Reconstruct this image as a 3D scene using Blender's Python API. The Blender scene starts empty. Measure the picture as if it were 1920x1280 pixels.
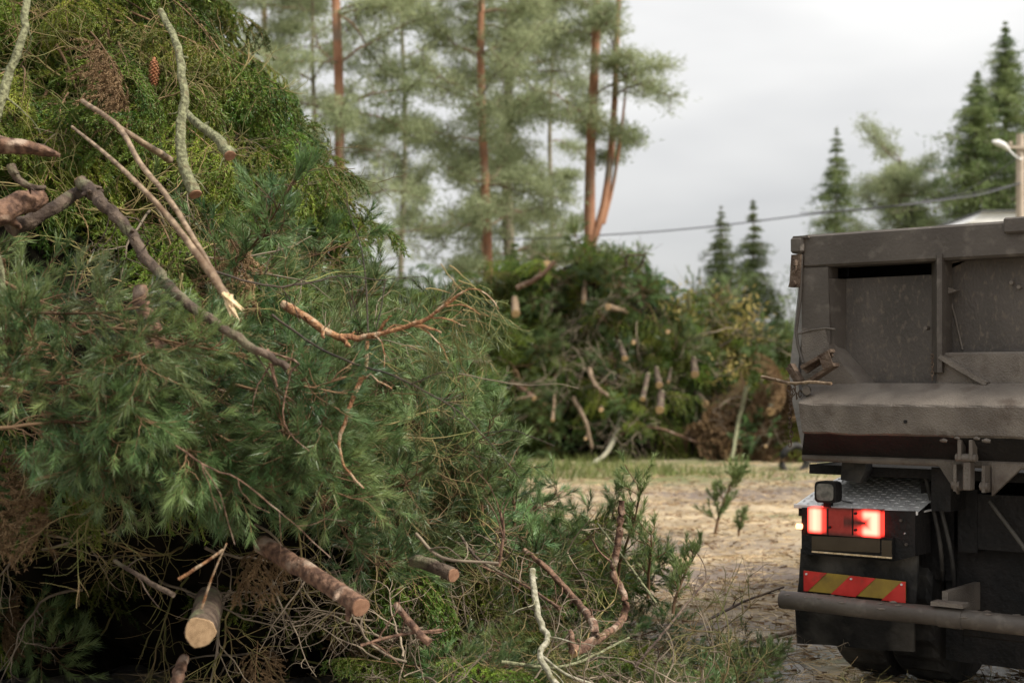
import bpy, math, random
import numpy as np
from mathutils import Vector, Matrix, Euler

# ------------------------------------------------------------------ camera, sky, sun, exposure
S = bpy.context.scene
COL = S.collection
F = 2667.0; HZ = 715.0; EYE = 1.65          # focal length in photo pixels, horizon row, eye height
cd = bpy.data.cameras.new('camera'); cam = bpy.data.objects.new('camera', cd); COL.objects.link(cam)
cam.location = (0, 0, EYE); cam.rotation_euler = (math.radians(90), 0, 0)
cd.lens = 50; cd.sensor_width = 36; cd.shift_y = (HZ - 640) / 1920.0
cd.clip_start = 0.1; cd.clip_end = 2000
cd.dof.use_dof = True; cd.dof.focus_distance = 6.9; cd.dof.aperture_fstop = 2.2
S.camera = cam
S.view_settings.view_transform = 'Standard'; S.view_settings.look = 'None'
S.view_settings.exposure = 0.8; S.view_settings.gamma = 1

SUN_EL, SUN_AZ = math.radians(46), math.radians(118)   # azimuth clockwise from the view direction
sd = bpy.data.lights.new('sun', 'SUN'); sun = bpy.data.objects.new('sun', sd); COL.objects.link(sun)
sd.energy = 3.4; sd.angle = math.radians(10); sd.color = (1.0, 0.93, 0.82)
to_sun = Vector((math.sin(SUN_AZ) * math.cos(SUN_EL), math.cos(SUN_AZ) * math.cos(SUN_EL), math.sin(SUN_EL)))
sun.rotation_euler = to_sun.to_track_quat('Z', 'Y').to_euler()

W = bpy.data.worlds.new('World'); S.world = W; W.use_nodes = True
nt = W.node_tree; nt.nodes.clear()
def wn(t): return nt.nodes.new(t)
out = wn('ShaderNodeOutputWorld'); bg = wn('ShaderNodeBackground'); bg.inputs['Strength'].default_value = 0.1
sky = wn('ShaderNodeTexSky'); sky.sky_type = 'NISHITA'; sky.sun_disc = False
sky.sun_elevation = SUN_EL; sky.sun_rotation = SUN_AZ
tc = wn('ShaderNodeTexCoord'); mp = wn('ShaderNodeMapping'); mp.inputs['Scale'].default_value = (1.0, 1.0, 3.0)
mp.inputs['Location'].default_value = (0.35, 0.1, 0.42)
nz = wn('ShaderNodeTexNoise'); nz.inputs['Scale'].default_value = 2.3; nz.inputs['Detail'].default_value = 4; nz.inputs['Roughness'].default_value = 0.5
nt.links.new(tc.outputs['Generated'], mp.inputs[0]); nt.links.new(mp.outputs[0], nz.inputs['Vector'])
cr = wn('ShaderNodeValToRGB'); cr.color_ramp.elements[0].position = 0.36; cr.color_ramp.elements[1].position = 0.64
cr.color_ramp.elements[0].color = (0.55, 0.548, 0.552, 1); cr.color_ramp.elements[1].color = (0.80, 0.79, 0.77, 1)
nt.links.new(nz.outputs[0], cr.inputs[0])
sx = wn('ShaderNodeSeparateXYZ'); nt.links.new(tc.outputs['Generated'], sx.inputs[0])
mr = wn('ShaderNodeMapRange'); mr.inputs['From Min'].default_value = 0.0; mr.inputs['From Max'].default_value = 1.0
mr.inputs['To Min'].default_value = 5.7; mr.inputs['To Max'].default_value = 13.5
nt.links.new(sx.outputs[2], mr.inputs[0])
vm = wn('ShaderNodeVectorMath'); vm.operation = 'SCALE'; nt.links.new(cr.outputs[0], vm.inputs[0]); nt.links.new(mr.outputs[0], vm.inputs['Scale'])
mx = wn('ShaderNodeMix'); mx.data_type = 'RGBA'; mx.inputs[0].default_value = 0.93
nt.links.new(sky.outputs[0], mx.inputs[6]); nt.links.new(vm.outputs[0], mx.inputs[7])
nt.links.new(mx.outputs[2], bg.inputs['Color']); nt.links.new(bg.outputs[0], out.inputs[0])

# ------------------------------------------------------------------ helpers
R = math.radians
rng = np.random.default_rng(7)
def at(px, py, Y): return np.array(((px - 960) / F * Y, Y, EYE + (HZ - py) / F * Y))
def nrm(v):
    v = np.asarray(v, float); return v / (np.linalg.norm(v, axis=-1, keepdims=True) + 1e-12)

def mat(name, c1, c2=None, scale=5, rough=0.7, bump=0.0, bscale=None, spec=0.3, metal=0.0, rand=0.0, trans=0.0, c3=None, s3=1.0, t3=(0.45, 0.6), detail=5, stretch=None, rand_hue=0.0):
    m = bpy.data.materials.new(name); m.use_nodes = True; n = m.node_tree.nodes; l = m.node_tree.links
    b = n['Principled BSDF']; b.inputs['Roughness'].default_value = rough; b.inputs['Metallic'].default_value = metal
    b.inputs['Specular IOR Level'].default_value = spec
    t = n.new('ShaderNodeTexCoord'); src = t.outputs['Object']
    if stretch:
        q = n.new('ShaderNodeMapping'); q.inputs['Scale'].default_value = stretch; l.new(src, q.inputs[0]); src = q.outputs[0]
    colsock = None
    if c2 is None: c2 = c1
    z = n.new('ShaderNodeTexNoise'); z.inputs['Scale'].default_value = scale; z.inputs['Detail'].default_value = detail; l.new(src, z.inputs['Vector'])
    r = n.new('ShaderNodeValToRGB'); r.color_ramp.elements[0].position = 0.38; r.color_ramp.elements[1].position = 0.62
    r.color_ramp.elements[0].color = (*c1, 1); r.color_ramp.elements[1].color = (*c2, 1); l.new(z.outputs[0], r.inputs[0]); colsock = r.outputs[0]
    if c3 is not None:
        z3 = n.new('ShaderNodeTexNoise'); z3.inputs['Scale'].default_value = s3; z3.inputs['Detail'].default_value = 6; l.new(src, z3.inputs['Vector'])
        m3 = n.new('ShaderNodeMapRange'); m3.inputs['From Min'].default_value = t3[0]; m3.inputs['From Max'].default_value = t3[1]; l.new(z3.outputs[0], m3.inputs[0])
        x = n.new('ShaderNodeMix'); x.data_type = 'RGBA'; l.new(m3.outputs[0], x.inputs[0]); l.new(colsock, x.inputs[6]); x.inputs[7].default_value = (*c3, 1); colsock = x.outputs[2]
    if rand > 0 or rand_hue > 0:
        oi = n.new('ShaderNodeObjectInfo'); h = n.new('ShaderNodeHueSaturation')
        mr = n.new('ShaderNodeMapRange'); mr.inputs['To Min'].default_value = 1 - rand; mr.inputs['To Max'].default_value = 1 + rand
        l.new(oi.outputs['Random'], mr.inputs[0]); l.new(mr.outputs[0], h.inputs['Value'])
        if rand_hue:
            mu = n.new('ShaderNodeMath'); mu.operation = 'MULTIPLY'; mu.inputs[1].default_value = 7.31; l.new(oi.outputs['Random'], mu.inputs[0])
            fr = n.new('ShaderNodeMath'); fr.operation = 'FRACT'; l.new(mu.outputs[0], fr.inputs[0])
            mh = n.new('ShaderNodeMapRange'); mh.inputs['To Min'].default_value = 0.5 - rand_hue; mh.inputs['To Max'].default_value = 0.5 + rand_hue
            l.new(fr.outputs[0], mh.inputs[0]); l.new(mh.outputs[0], h.inputs['Hue'])
        l.new(colsock, h.inputs['Color']); colsock = h.outputs[0]
    l.new(colsock, b.inputs['Base Color'])
    if bump:
        z2 = n.new('ShaderNodeTexNoise'); z2.inputs['Scale'].default_value = bscale or scale * 3; z2.inputs['Detail'].default_value = 8; l.new(src, z2.inputs['Vector'])
        bp = n.new('ShaderNodeBump'); bp.inputs['Strength'].default_value = bump; bp.inputs['Distance'].default_value = 0.02; l.new(z2.outputs[0], bp.inputs['Height']); l.new(bp.outputs[0], b.inputs['Normal'])
    if trans > 0:
        tr = n.new('ShaderNodeBsdfTranslucent'); ms = n.new('ShaderNodeMixShader'); ms.inputs[0].default_value = trans
        l.new(colsock, tr.inputs[0]); l.new(b.outputs[0], ms.inputs[1]); l.new(tr.outputs[0], ms.inputs[2]); l.new(ms.outputs[0], n['Material Output'].inputs[0])
    return m

def emis(name, col, st, base=(0.3, 0.01, 0.01)):
    m = mat(name, base, rough=0.15, spec=0.5); b = m.node_tree.nodes['Principled BSDF']
    b.inputs['Emission Color'].default_value = (*col, 1); b.inputs['Emission Strength'].default_value = st
    return m

def ring_mat(name, c1, c2):
    m = bpy.data.materials.new(name); m.use_nodes = True; n = m.node_tree.nodes; l = m.node_tree.links; b = n['Principled BSDF']
    b.inputs['Roughness'].default_value = 0.75; b.inputs['Specular IOR Level'].default_value = 0.2
    t = n.new('ShaderNodeTexCoord'); w = n.new('ShaderNodeTexWave'); w.wave_type = 'RINGS'; w.rings_direction = 'Z'
    w.inputs['Scale'].default_value = 60; w.inputs['Distortion'].default_value = 3.0; w.inputs['Detail'].default_value = 3; l.new(t.outputs['Object'], w.inputs['Vector'])
    z = n.new('ShaderNodeTexNoise'); z.inputs['Scale'].default_value = 45; z.inputs['Detail'].default_value = 6; l.new(t.outputs['Object'], z.inputs['Vector'])
    a = n.new('ShaderNodeMath'); a.operation = 'MULTIPLY_ADD'; a.inputs[1].default_value = 0.4; l.new(w.outputs[0], a.inputs[0]); l.new(z.outputs[0], a.inputs[2])
    r = n.new('ShaderNodeValToRGB'); r.color_ramp.elements[0].position = 0.4; r.color_ramp.elements[1].position = 0.9
    r.color_ramp.elements[0].color = (*c1, 1); r.color_ramp.elements[1].color = (*c2, 1); l.new(a.outputs[0], r.inputs[0]); l.new(r.outputs[0], b.inputs['Base Color'])
    return m

M = {}
M['pine_needle'] = mat('pine_needle', (0.040, 0.086, 0.027), (0.175, 0.255, 0.092), scale=3.5, rough=0.38, spec=0.5, rand=0.42, rand_hue=0.03, trans=0.25)
M['spruce_needle'] = mat('spruce_needle', (0.042, 0.088, 0.011), (0.19, 0.25, 0.032), scale=2, rough=0.5, spec=0.35, rand=0.45, rand_hue=0.03, trans=0.25)
M['sapling_needle'] = mat('sapling_needle', (0.10, 0.15, 0.05), (0.24, 0.30, 0.11), scale=4, rough=0.45, spec=0.4, rand=0.2, trans=0.3)
M['dry_needle'] = mat('dry_needle', (0.13, 0.08, 0.04), (0.25, 0.165, 0.085), scale=3, rough=0.7, rand=0.3, trans=0.15)
M['moss_twig'] = mat('moss_twig', (0.14, 0.15, 0.045), (0.22, 0.155, 0.075), scale=5, rough=0.8, rand=0.4)
M['twig_brown'] = mat('twig_brown', (0.10, 0.055, 0.028), (0.19, 0.12, 0.065), scale=6, rough=0.8, rand=0.4)
M['twig_grey'] = mat('twig_grey', (0.13, 0.10, 0.075), (0.26, 0.21, 0.15), scale=6, rough=0.8, rand=0.3)
M['twig_dark'] = mat('twig_dark', (0.02, 0.014, 0.011), (0.06, 0.04, 0.028), scale=8, rough=0.6, bump=0.3)
M['bark_dark'] = mat('bark_dark', (0.045, 0.03, 0.022), (0.13, 0.095, 0.07), scale=14, rough=0.85, bump=1.0, bscale=45, c3=(0.16, 0.16, 0.09), s3=6, t3=(0.55, 0.68))
M['bark_red'] = mat('bark_red', (0.07, 0.038, 0.026), (0.20, 0.115, 0.075), scale=35, rough=0.8, bump=1.0, bscale=40, c3=(0.33, 0.25, 0.19), s3=9, t3=(0.55, 0.66))
M['bark_orange'] = mat('bark_orange', (0.17, 0.075, 0.035), (0.36, 0.19, 0.09), scale=40, rough=0.75, bump=1.0, bscale=70, c3=(0.48, 0.36, 0.24), s3=18, t3=(0.52, 0.64))
M['bark_lichen'] = mat('bark_lichen', (0.10, 0.10, 0.055), (0.24, 0.245, 0.14), scale=60, rough=0.9, bump=1.0, bscale=60, c3=(0.13, 0.11, 0.06), s3=14, t3=(0.58, 0.68))
M['bark_pale'] = mat('bark_pale', (0.20, 0.19, 0.13), (0.36, 0.34, 0.26), scale=40, rough=0.8, bump=0.6, bscale=60, c3=(0.14, 0.13, 0.07), s3=14, t3=(0.55, 0.66))
M['peeled'] = mat('peeled', (0.12, 0.08, 0.05), (0.30, 0.22, 0.145), scale=30, rough=0.55, bump=0.4, bscale=50, stretch=(1, 1, 1), c3=(0.13, 0.08, 0.045), s3=7, t3=(0.55, 0.66))
M['split_wood'] = mat('split_wood', (0.55, 0.40, 0.22), (0.75, 0.60, 0.40), scale=25, rough=0.7, bump=0.7, bscale=80)
M['cut'] = ring_mat('cut_wood', (0.17, 0.105, 0.055), (0.38, 0.26, 0.15))
M['cut_pale'] = ring_mat('cut_wood_pale', (0.38, 0.24, 0.12), (0.60, 0.42, 0.23))
M['cut_red'] = ring_mat('cut_wood_red', (0.13, 0.06, 0.035), (0.28, 0.16, 0.10))
M['heap'] = mat('heap_shade_core', (0.006, 0.006, 0.004), (0.016, 0.013, 0.009), scale=7, rough=0.95, bump=1.0, bscale=14, spec=0.05)  # near-black: shade deep in the piles put into the colour
M['tree_pine'] = mat('tree_pine_needle', (0.20, 0.24, 0.125), (0.36, 0.40, 0.23), scale=0.5, rough=0.6, rand=0.15, trans=0.5)
M['tree_spruce'] = mat('tree_spruce_needle', (0.075, 0.12, 0.04), (0.16, 0.20, 0.07), scale=0.4, rough=0.6, rand=0.25, trans=0.25)
M['tree_yellow'] = mat('tree_yellow_leaf', (0.28, 0.24, 0.06), (0.42, 0.33, 0.11), scale=0.8, rough=0.6, trans=0.35)
M['trunk_pine'] = mat('trunk_pine', (0.22, 0.105, 0.06), (0.38, 0.20, 0.12), scale=1.3, rough=0.85, bump=0.8, bscale=9, c3=(0.17, 0.14, 0.105), s3=1.1, t3=(0.52, 0.66))
M['limb'] = mat('pine_limb', (0.12, 0.075, 0.05), (0.2, 0.13, 0.09), scale=1.5, rough=0.85)
M['trunk_grey'] = mat('trunk_grey', (0.13, 0.11, 0.075), (0.22, 0.19, 0.14), scale=1.5, rough=0.85, bump=0.5, bscale=6)
M['steel'] = mat('dusty_steel', (0.066, 0.055, 0.046), (0.104, 0.089, 0.075), scale=2.0, rough=0.55, bump=0.15, bscale=60, spec=0.4, c3=(0.21, 0.185, 0.155), s3=14, t3=(0.54, 0.95))
M['steel_rough'] = mat('mud_crusted_steel', (0.112, 0.094, 0.078), (0.172, 0.147, 0.122), scale=6, rough=0.55, bump=0.45, bscale=120, spec=0.4, c3=(0.09, 0.07, 0.055), s3=8, t3=(0.55, 0.7))
M['steel_panel'] = mat('scratched_panel_steel', (0.055, 0.047, 0.040), (0.088, 0.075, 0.064), scale=3, rough=0.6, bump=0.3, bscale=90, spec=0.4, c3=(0.18, 0.145, 0.105), s3=40, t3=(0.54, 0.85), stretch=(1, 1, 0.5))
M['side_steel'] = mat('pale_side_steel', (0.22, 0.21, 0.20), (0.30, 0.28, 0.26), scale=5, rough=0.6, bump=0.3, bscale=40)
M['rust'] = mat('rusty_steel', (0.07, 0.045, 0.032), (0.14, 0.10, 0.072), scale=18, rough=0.8, bump=0.8, bscale=60)
M['black'] = mat('grime_and_shade_black', (0.006, 0.006, 0.006), (0.016, 0.014, 0.013), scale=6, rough=0.7, bump=0.5, bscale=40)  # grimy parts, and painted shade under the beam and truck
M['rubber'] = mat('rubber', (0.010, 0.010, 0.010), (0.026, 0.024, 0.022), scale=5, rough=0.7, bump=0.4, bscale=30, c3=(0.12, 0.11, 0.095), s3=3.2, t3=(0.45, 0.75))
M['alu'] = mat('checker_aluminium', (0.68, 0.67, 0.66), (0.82, 0.81, 0.79), scale=12, rough=0.38, metal=0.25, spec=0.5)
M['lamp_glass'] = mat('lamp_glass', (0.10, 0.10, 0.09), (0.2, 0.19, 0.17), scale=30, rough=0.2, spec=0.6)
M['red_lens'] = mat('red_lens', (0.16, 0.012, 0.01), (0.25, 0.03, 0.02), scale=40, rough=0.2, spec=0.6)
M['red_on'] = emis('red_lamp_lit', (1.0, 0.035, 0.02), 2.2)
M['red_core'] = emis('red_lamp_core', (1.0, 0.42, 0.26), 4.5)
def tail_mat():
    m = mat('tail_lens_lit', (0.07, 0.008, 0.006), (0.10, 0.015, 0.012), scale=40, rough=0.15, spec=0.6); n = m.node_tree.nodes; l = m.node_tree.links; b = n['Principled BSDF']
    t = n.new('ShaderNodeTexCoord'); s = n.new('ShaderNodeSeparateXYZ'); l.new(t.outputs['Generated'], s.inputs[0])
    r = n.new('ShaderNodeValToRGB'); e = r.color_ramp.elements; r.color_ramp.interpolation = 'EASE'
    e[0].position = 0.0; e[0].color = (.1,) * 3 + (1,); e[1].position = 1.0; e[1].color = (.1,) * 3 + (1,)
    for p, v in ((0.05, .7), (0.10, 1), (0.16, .8), (0.22, .09), (0.30, .006), (0.58, .006), (0.66, .03), (0.72, .09), (0.80, .9), (0.93, 1), (0.97, .6)): q = e.new(p); q.color = (v, v, v, 1)
    l.new(s.outputs[0], r.inputs[0])
    # dark notch in the right lamp: a bump in z around the middle for x between .7 and .86
    a = n.new('ShaderNodeMath'); a.operation = 'SUBTRACT'; l.new(s.outputs[2], a.inputs[0]); a.inputs[1].default_value = 0.5
    a2 = n.new('ShaderNodeMath'); a2.operation = 'ABSOLUTE'; l.new(a.outputs[0], a2.inputs[0])
    zf = n.new('ShaderNodeMapRange'); zf.interpolation_type = 'SMOOTHSTEP'; zf.inputs['From Min'].default_value = .0; zf.inputs['From Max'].default_value = .30; l.new(a2.outputs[0], zf.inputs[0])
    xf = n.new('ShaderNodeMapRange'); xf.interpolation_type = 'SMOOTHSTEP'; xf.inputs['From Min'].default_value = .78; xf.inputs['From Max'].default_value = .90; l.new(s.outputs[0], xf.inputs[0])
    lf = n.new('ShaderNodeMath'); lf.operation = 'LESS_THAN'; l.new(s.outputs[0], lf.inputs[0]); lf.inputs[1].default_value = .5
    m1 = n.new('ShaderNodeMath'); m1.operation = 'MAXIMUM'; l.new(zf.outputs[0], m1.inputs[0]); l.new(xf.outputs[0], m1.inputs[1])
    m2 = n.new('ShaderNodeMath'); m2.operation = 'MAXIMUM'; l.new(m1.outputs[0], m2.inputs[0]); l.new(lf.outputs[0], m2.inputs[1])
    ed = n.new('ShaderNodeMapRange'); ed.interpolation_type = 'SMOOTHSTEP'; ed.inputs['From Min'].default_value = .5; ed.inputs['From Max'].default_value = .30; l.new(a2.outputs[0], ed.inputs[0])
    m3 = n.new('ShaderNodeMath'); m3.operation = 'MULTIPLY'; l.new(m2.outputs[0], m3.inputs[0]); l.new(r.outputs[0], m3.inputs[1])
    m4 = n.new('ShaderNodeMath'); m4.operation = 'MULTIPLY'; l.new(m3.outputs[0], m4.inputs[0]); l.new(ed.outputs[0], m4.inputs[1])
    m5 = n.new('ShaderNodeMath'); m5.operation = 'MULTIPLY'; l.new(m4.outputs[0], m5.inputs[0]); m5.inputs[1].default_value = 13
    b.inputs['Emission Color'].default_value = (1, 0.045, 0.03, 1); l.new(m5.outputs[0], b.inputs['Emission Strength']); return m
M['tail'] = tail_mat()
M['amber_on'] = emis('side_marker_lit', (1.0, 0.25, 0.12), 4.0)
M['smoke_lens'] = mat('smoked_lens', (0.045, 0.033, 0.02), (0.06, 0.045, 0.028), scale=6, rough=0.25, spec=0.5)
M['board_red'] = mat('reflective_red', (0.48, 0.03, 0.025), (0.62, 0.05, 0.04), scale=9, rough=0.45, c3=(0.30, 0.06, 0.04), s3=14, t3=(0.55, 0.8))
M['board_yellow'] = mat('reflective_yellow', (0.36, 0.25, 0.045), (0.27, 0.18, 0.04), scale=9, rough=0.45, c3=(0.16, 0.12, 0.04), s3=14, t3=(0.55, 0.8))
M['white_paint'] = mat('white_paint', (0.72, 0.71, 0.69), (0.8, 0.79, 0.77), scale=2, rough=0.5)
M['roof_dark'] = mat('roof_sheet', (0.10, 0.10, 0.10), (0.15, 0.15, 0.15), scale=3, rough=0.6)
M['glass'] = mat('window_glass', (0.03, 0.035, 0.04), rough=0.08, spec=0.6)
M['cable'] = mat('cable', (0.05, 0.05, 0.055), rough=0.5)
M['pole_wood'] = mat('pole_wood', (0.38, 0.31, 0.24), (0.5, 0.42, 0.34), scale=3, rough=0.85, bump=0.4, bscale=20)
M['grey_metal'] = mat('lamp_metal', (0.6, 0.6, 0.6), (0.7, 0.7, 0.7), scale=3, rough=0.4, metal=0.3)
M['straw'] = mat('straw', (0.40, 0.30, 0.17), (0.56, 0.43, 0.27), scale=3, rough=0.8, trans=0.1)
M['grass'] = mat('grass_blade', (0.09, 0.13, 0.03), (0.2, 0.22, 0.07), scale=1.5, rough=0.7, trans=0.3)
M['cone'] = mat('cone_scale', (0.25, 0.09, 0.04), (0.42, 0.19, 0.09), scale=60, rough=0.6, bump=1.0, bscale=120)

class MB:
    """collects tubes, boxes, prisms and needle blades, then becomes ONE mesh"""
    def __init__(s): s.V = []; s.F = []; s.n = 0; s.MI = []; s.SM = []
    def add(s, v, f, mi=0, smooth=False):
        v = np.asarray(v, float).reshape(-1, 3); f = np.asarray(f, int)
        s.V.append(v); s.F.append(f + s.n); s.MI.append(np.full(len(f), mi)); s.SM.append(np.full(len(f), smooth)); s.n += len(v)
    def tube(s, pts, rad, sides=6, mi=0, cap=True, wob=0.0, smooth=True):
        p = np.asarray(pts, float); k = len(p); rad = np.broadcast_to(np.asarray(rad, float), (k,))
        t = np.gradient(p, axis=0); t = nrm(t)
        ref = np.array((0.0, 0.0, 1.0)) if abs(t[:, 2]).mean() < 0.8 else np.array((1.0, 0.0, 0.0))
        u = nrm(np.cross(t, ref)); w = np.cross(t, u)
        a = np.arange(sides) / sides * 2 * math.pi
        rr = rad[:, None] * (1 + (wob * (rng.random((k, sides)) - 0.5) * 2 if wob else 0))
        v = p[:, None, :] + (np.cos(a)[None, :, None] * u[:, None, :] + np.sin(a)[None, :, None] * w[:, None, :]) * rr[..., None] if wob else \
            p[:, None, :] + (np.cos(a)[None, :, None] * u[:, None, :] + np.sin(a)[None, :, None] * w[:, None, :]) * rad[:, None, None]
        i = np.arange(k - 1)[:, None] * sides; j = np.arange(sides)[None, :]; j2 = (j + 1) % sides
        f = np.stack((i + j, i + j2, i + sides + j2, i + sides + j), -1).reshape(-1, 4)
        s.add(v, f, mi, smooth)
        if cap and rad[-1] > 0.004:
            for row, flip in ((0, 1), (k - 1, 0)):
                c = p[row]; ring = v[row]; vv = np.vstack((ring, c[None])); q = np.arange(sides)
                f3 = np.stack((q, (q + 1) % sides, np.full(sides, sides)), -1)
                if flip: f3 = f3[:, ::-1]
                s.add(vv, f3, mi, False)
    def blades(s, P, D, L, Wd, mi=0):
        n = len(P); D = nrm(D); side = nrm(np.cross(D, rng.normal(size=(n, 3)))) * (np.broadcast_to(Wd, (n,))[:, None] * 0.5)
        L = np.broadcast_to(L, (n,))[:, None]
        v = np.stack((P - side, P + side, P + D * L), 1).reshape(-1, 3)
        s.add(v, np.arange(3 * n).reshape(n, 3), mi)
    def box(s, lo, hi, mi=0, bev=0.0):
        x0, y0, z0 = lo; x1, y1, z1 = hi; b = min(bev, abs(x1 - x0) / 3, abs(z1 - z0) / 3, abs(y1 - y0) / 3)
        if b <= 0:
            v = [(x, y, z) for x in (x0, x1) for y in (y0, y1) for z in (z0, z1)]
            s.add(v, [(0, 1, 3, 2), (4, 6, 7, 5), (0, 4, 5, 1), (2, 3, 7, 6), (0, 2, 6, 4), (1, 5, 7, 3)], mi); return
        # bevelled box: convex hull of 24 points
        import bmesh
        bm = bmesh.new()
        for x, sx_ in ((x0, 1), (x1, -1)):
            for y, sy in ((y0, 1), (y1, -1)):
                for z, sz in ((z0, 1), (z1, -1)):
                    bm.verts.new((x, y + sy * b, z + sz * b)); bm.verts.new((x + sx_ * b, y, z + sz * b)); bm.verts.new((x + sx_ * b, y + sy * b, z))
        bmesh.ops.convex_hull(bm, input=bm.verts[:]); bmesh.ops.dissolve_limit(bm, angle_limit=0.02, verts=bm.verts[:], edges=bm.edges[:])
        bm.verts.index_update(); vs = [tuple(v.co) for v in bm.verts]
        base = s.n; s.V.append(np.array(vs)); s.n += len(vs)
        for f in bm.faces:
            s.F.append(np.array([[v.index + base for v in f.verts]])); s.MI.append(np.array([mi])); s.SM.append(np.array([False]))
        bm.free()
    def prism(s, poly, d0, d1, axis=1, mi=0):
        """poly of 2D points, extruded along axis between d0 and d1"""
        p = [tuple(q) for q in poly]; n = len(p)
        def mk(a, b, d): return (a, d, b) if axis == 1 else ((d, a, b) if axis == 0 else (a, b, d))
        v = [mk(a, b, d0) for a, b in p] + [mk(a, b, d1) for a, b in p]
        base = s.n; s.V.append(np.array(v, float)); s.n += 2 * n
        for f in [list(range(n)), list(range(2 * n - 1, n - 1, -1))] + [[i, i + n, (i + 1) % n + n, (i + 1) % n] for i in range(n)]:
            s.F.append(np.array([f]) + base); s.MI.append(np.array([mi])); s.SM.append(np.array([False]))
    def mesh(s, name, mats):
        me = bpy.data.meshes.new(name); V = np.vstack(s.V); me.vertices.add(len(V)); me.vertices.foreach_set('co', V.astype(np.float32).ravel())
        cnt = np.concatenate([np.full(len(f), f.shape[1]) for f in s.F]); idx = np.concatenate([f.ravel() for f in s.F])
        me.loops.add(len(idx)); me.loops.foreach_set('vertex_index', idx.astype(np.int32))
        me.polygons.add(len(cnt)); st = np.concatenate(([0], np.cumsum(cnt)[:-1])); me.polygons.foreach_set('loop_start', st.astype(np.int32))
        me.polygons.foreach_set('material_index', np.concatenate(s.MI).astype(np.int32)); me.polygons.foreach_set('use_smooth', np.concatenate(s.SM).astype(bool))
        me.update(calc_edges=True); me.validate()
        for m in (mats if isinstance(mats, (list, tuple)) else [mats]): me.materials.append(m)
        return me
    def build(s, name, mats, parent=None):
        o = bpy.data.objects.new(name, s.mesh(name, mats)); COL.objects.link(o)
        if parent is not None: o.parent = parent
        return o

def tag(o, label=None, cat=None, group=None, kind=None):
    if label: o['label'] = label
    if cat: o['category'] = cat
    if group: o['group'] = group
    if kind: o['kind'] = kind
    return o
def empty(name, loc=(0, 0, 0), rz=0):
    o = bpy.data.objects.new(name, None); COL.objects.link(o); o.location = loc; o.rotation_euler = (0, 0, rz); o.empty_display_size = 0.2; return o
def copy_tree(o):
    c = o.copy(); COL.objects.link(c)
    for ch in list(o.children):
        k = ch.copy(); COL.objects.link(k); k.parent = c
        for g in list(ch.children):
            q = g.copy(); COL.objects.link(q); q.parent = k
    return c

def smooth_path(pts, n):
    p = np.asarray(pts, float)
    if len(p) == 2: return p[0] + (p[1] - p[0]) * np.linspace(0, 1, n)[:, None]
    q = np.vstack((2 * p[0] - p[1], p, 2 * p[-1] - p[-2])); m = len(p) - 1; outp = []
    for u in np.linspace(0, m - 1e-6, n):
        i = int(u); t = u - i; a, b, c, d = q[i], q[i + 1], q[i + 2], q[i + 3]
        outp.append(0.5 * ((2 * b) + (c - a) * t + (2 * a - 5 * b + 4 * c - d) * t * t + (3 * b - a - 3 * c + d) * t ** 3))
    return np.array(outp)

def perp(d):
    d = nrm(d); u = nrm(np.cross(d, (0.3, 0.2, 0.93))); return u, np.cross(d, u)

# ------------------------------------------------------------------ bough prototypes (grow along +X, down is -Z)
def needles_on(mb, path, spacing, L, spread, w, flat=0.0, mi=0, start=0.0, up=0.0):
    p = np.asarray(path); seg = np.linalg.norm(np.diff(p, axis=0), axis=1); cum = np.concatenate(([0], np.cumsum(seg))); tot = cum[-1]
    n = max(3, int(tot * (1 - start) / spacing)); d = tot * start + rng.random(n) * tot * (1 - start)
    P = np.stack([np.interp(d, cum, p[:, k]) for k in range(3)], 1)
    T = nrm(np.stack([np.interp(d + 1e-3, cum, p[:, k]) - np.interp(d - 2e-3, cum, p[:, k]) for k in range(3)], 1))
    u = nrm(np.cross(T, (0, 0.02, 1.0))); v = np.cross(T, u); a = rng.random(n) * 2 * math.pi
    rad = np.cos(a)[:, None] * u + (np.sin(a) * (1 - flat))[:, None] * v
    sp = spread * (0.75 + 0.5 * rng.random(n))[:, None]
    D = T * np.cos(sp) + nrm(rad) * np.sin(sp) + np.array((0, 0, up))
    mb.blades(P, D, L * (0.7 + 0.45 * rng.random(n)), w, mi)

def curve_from(p0, d0, L, n, bend, grav):
    """a wandering twig"""
    p = [np.array(p0, float)]; d = nrm(d0); b = rng.normal(size=3) * bend
    for i in range(n):
        d = nrm(d + b / n + rng.normal(size=3) * bend * 0.35 + np.array((0, 0, -grav)) / n); p.append(p[-1] + d * L / n)
    return np.array(p)

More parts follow.
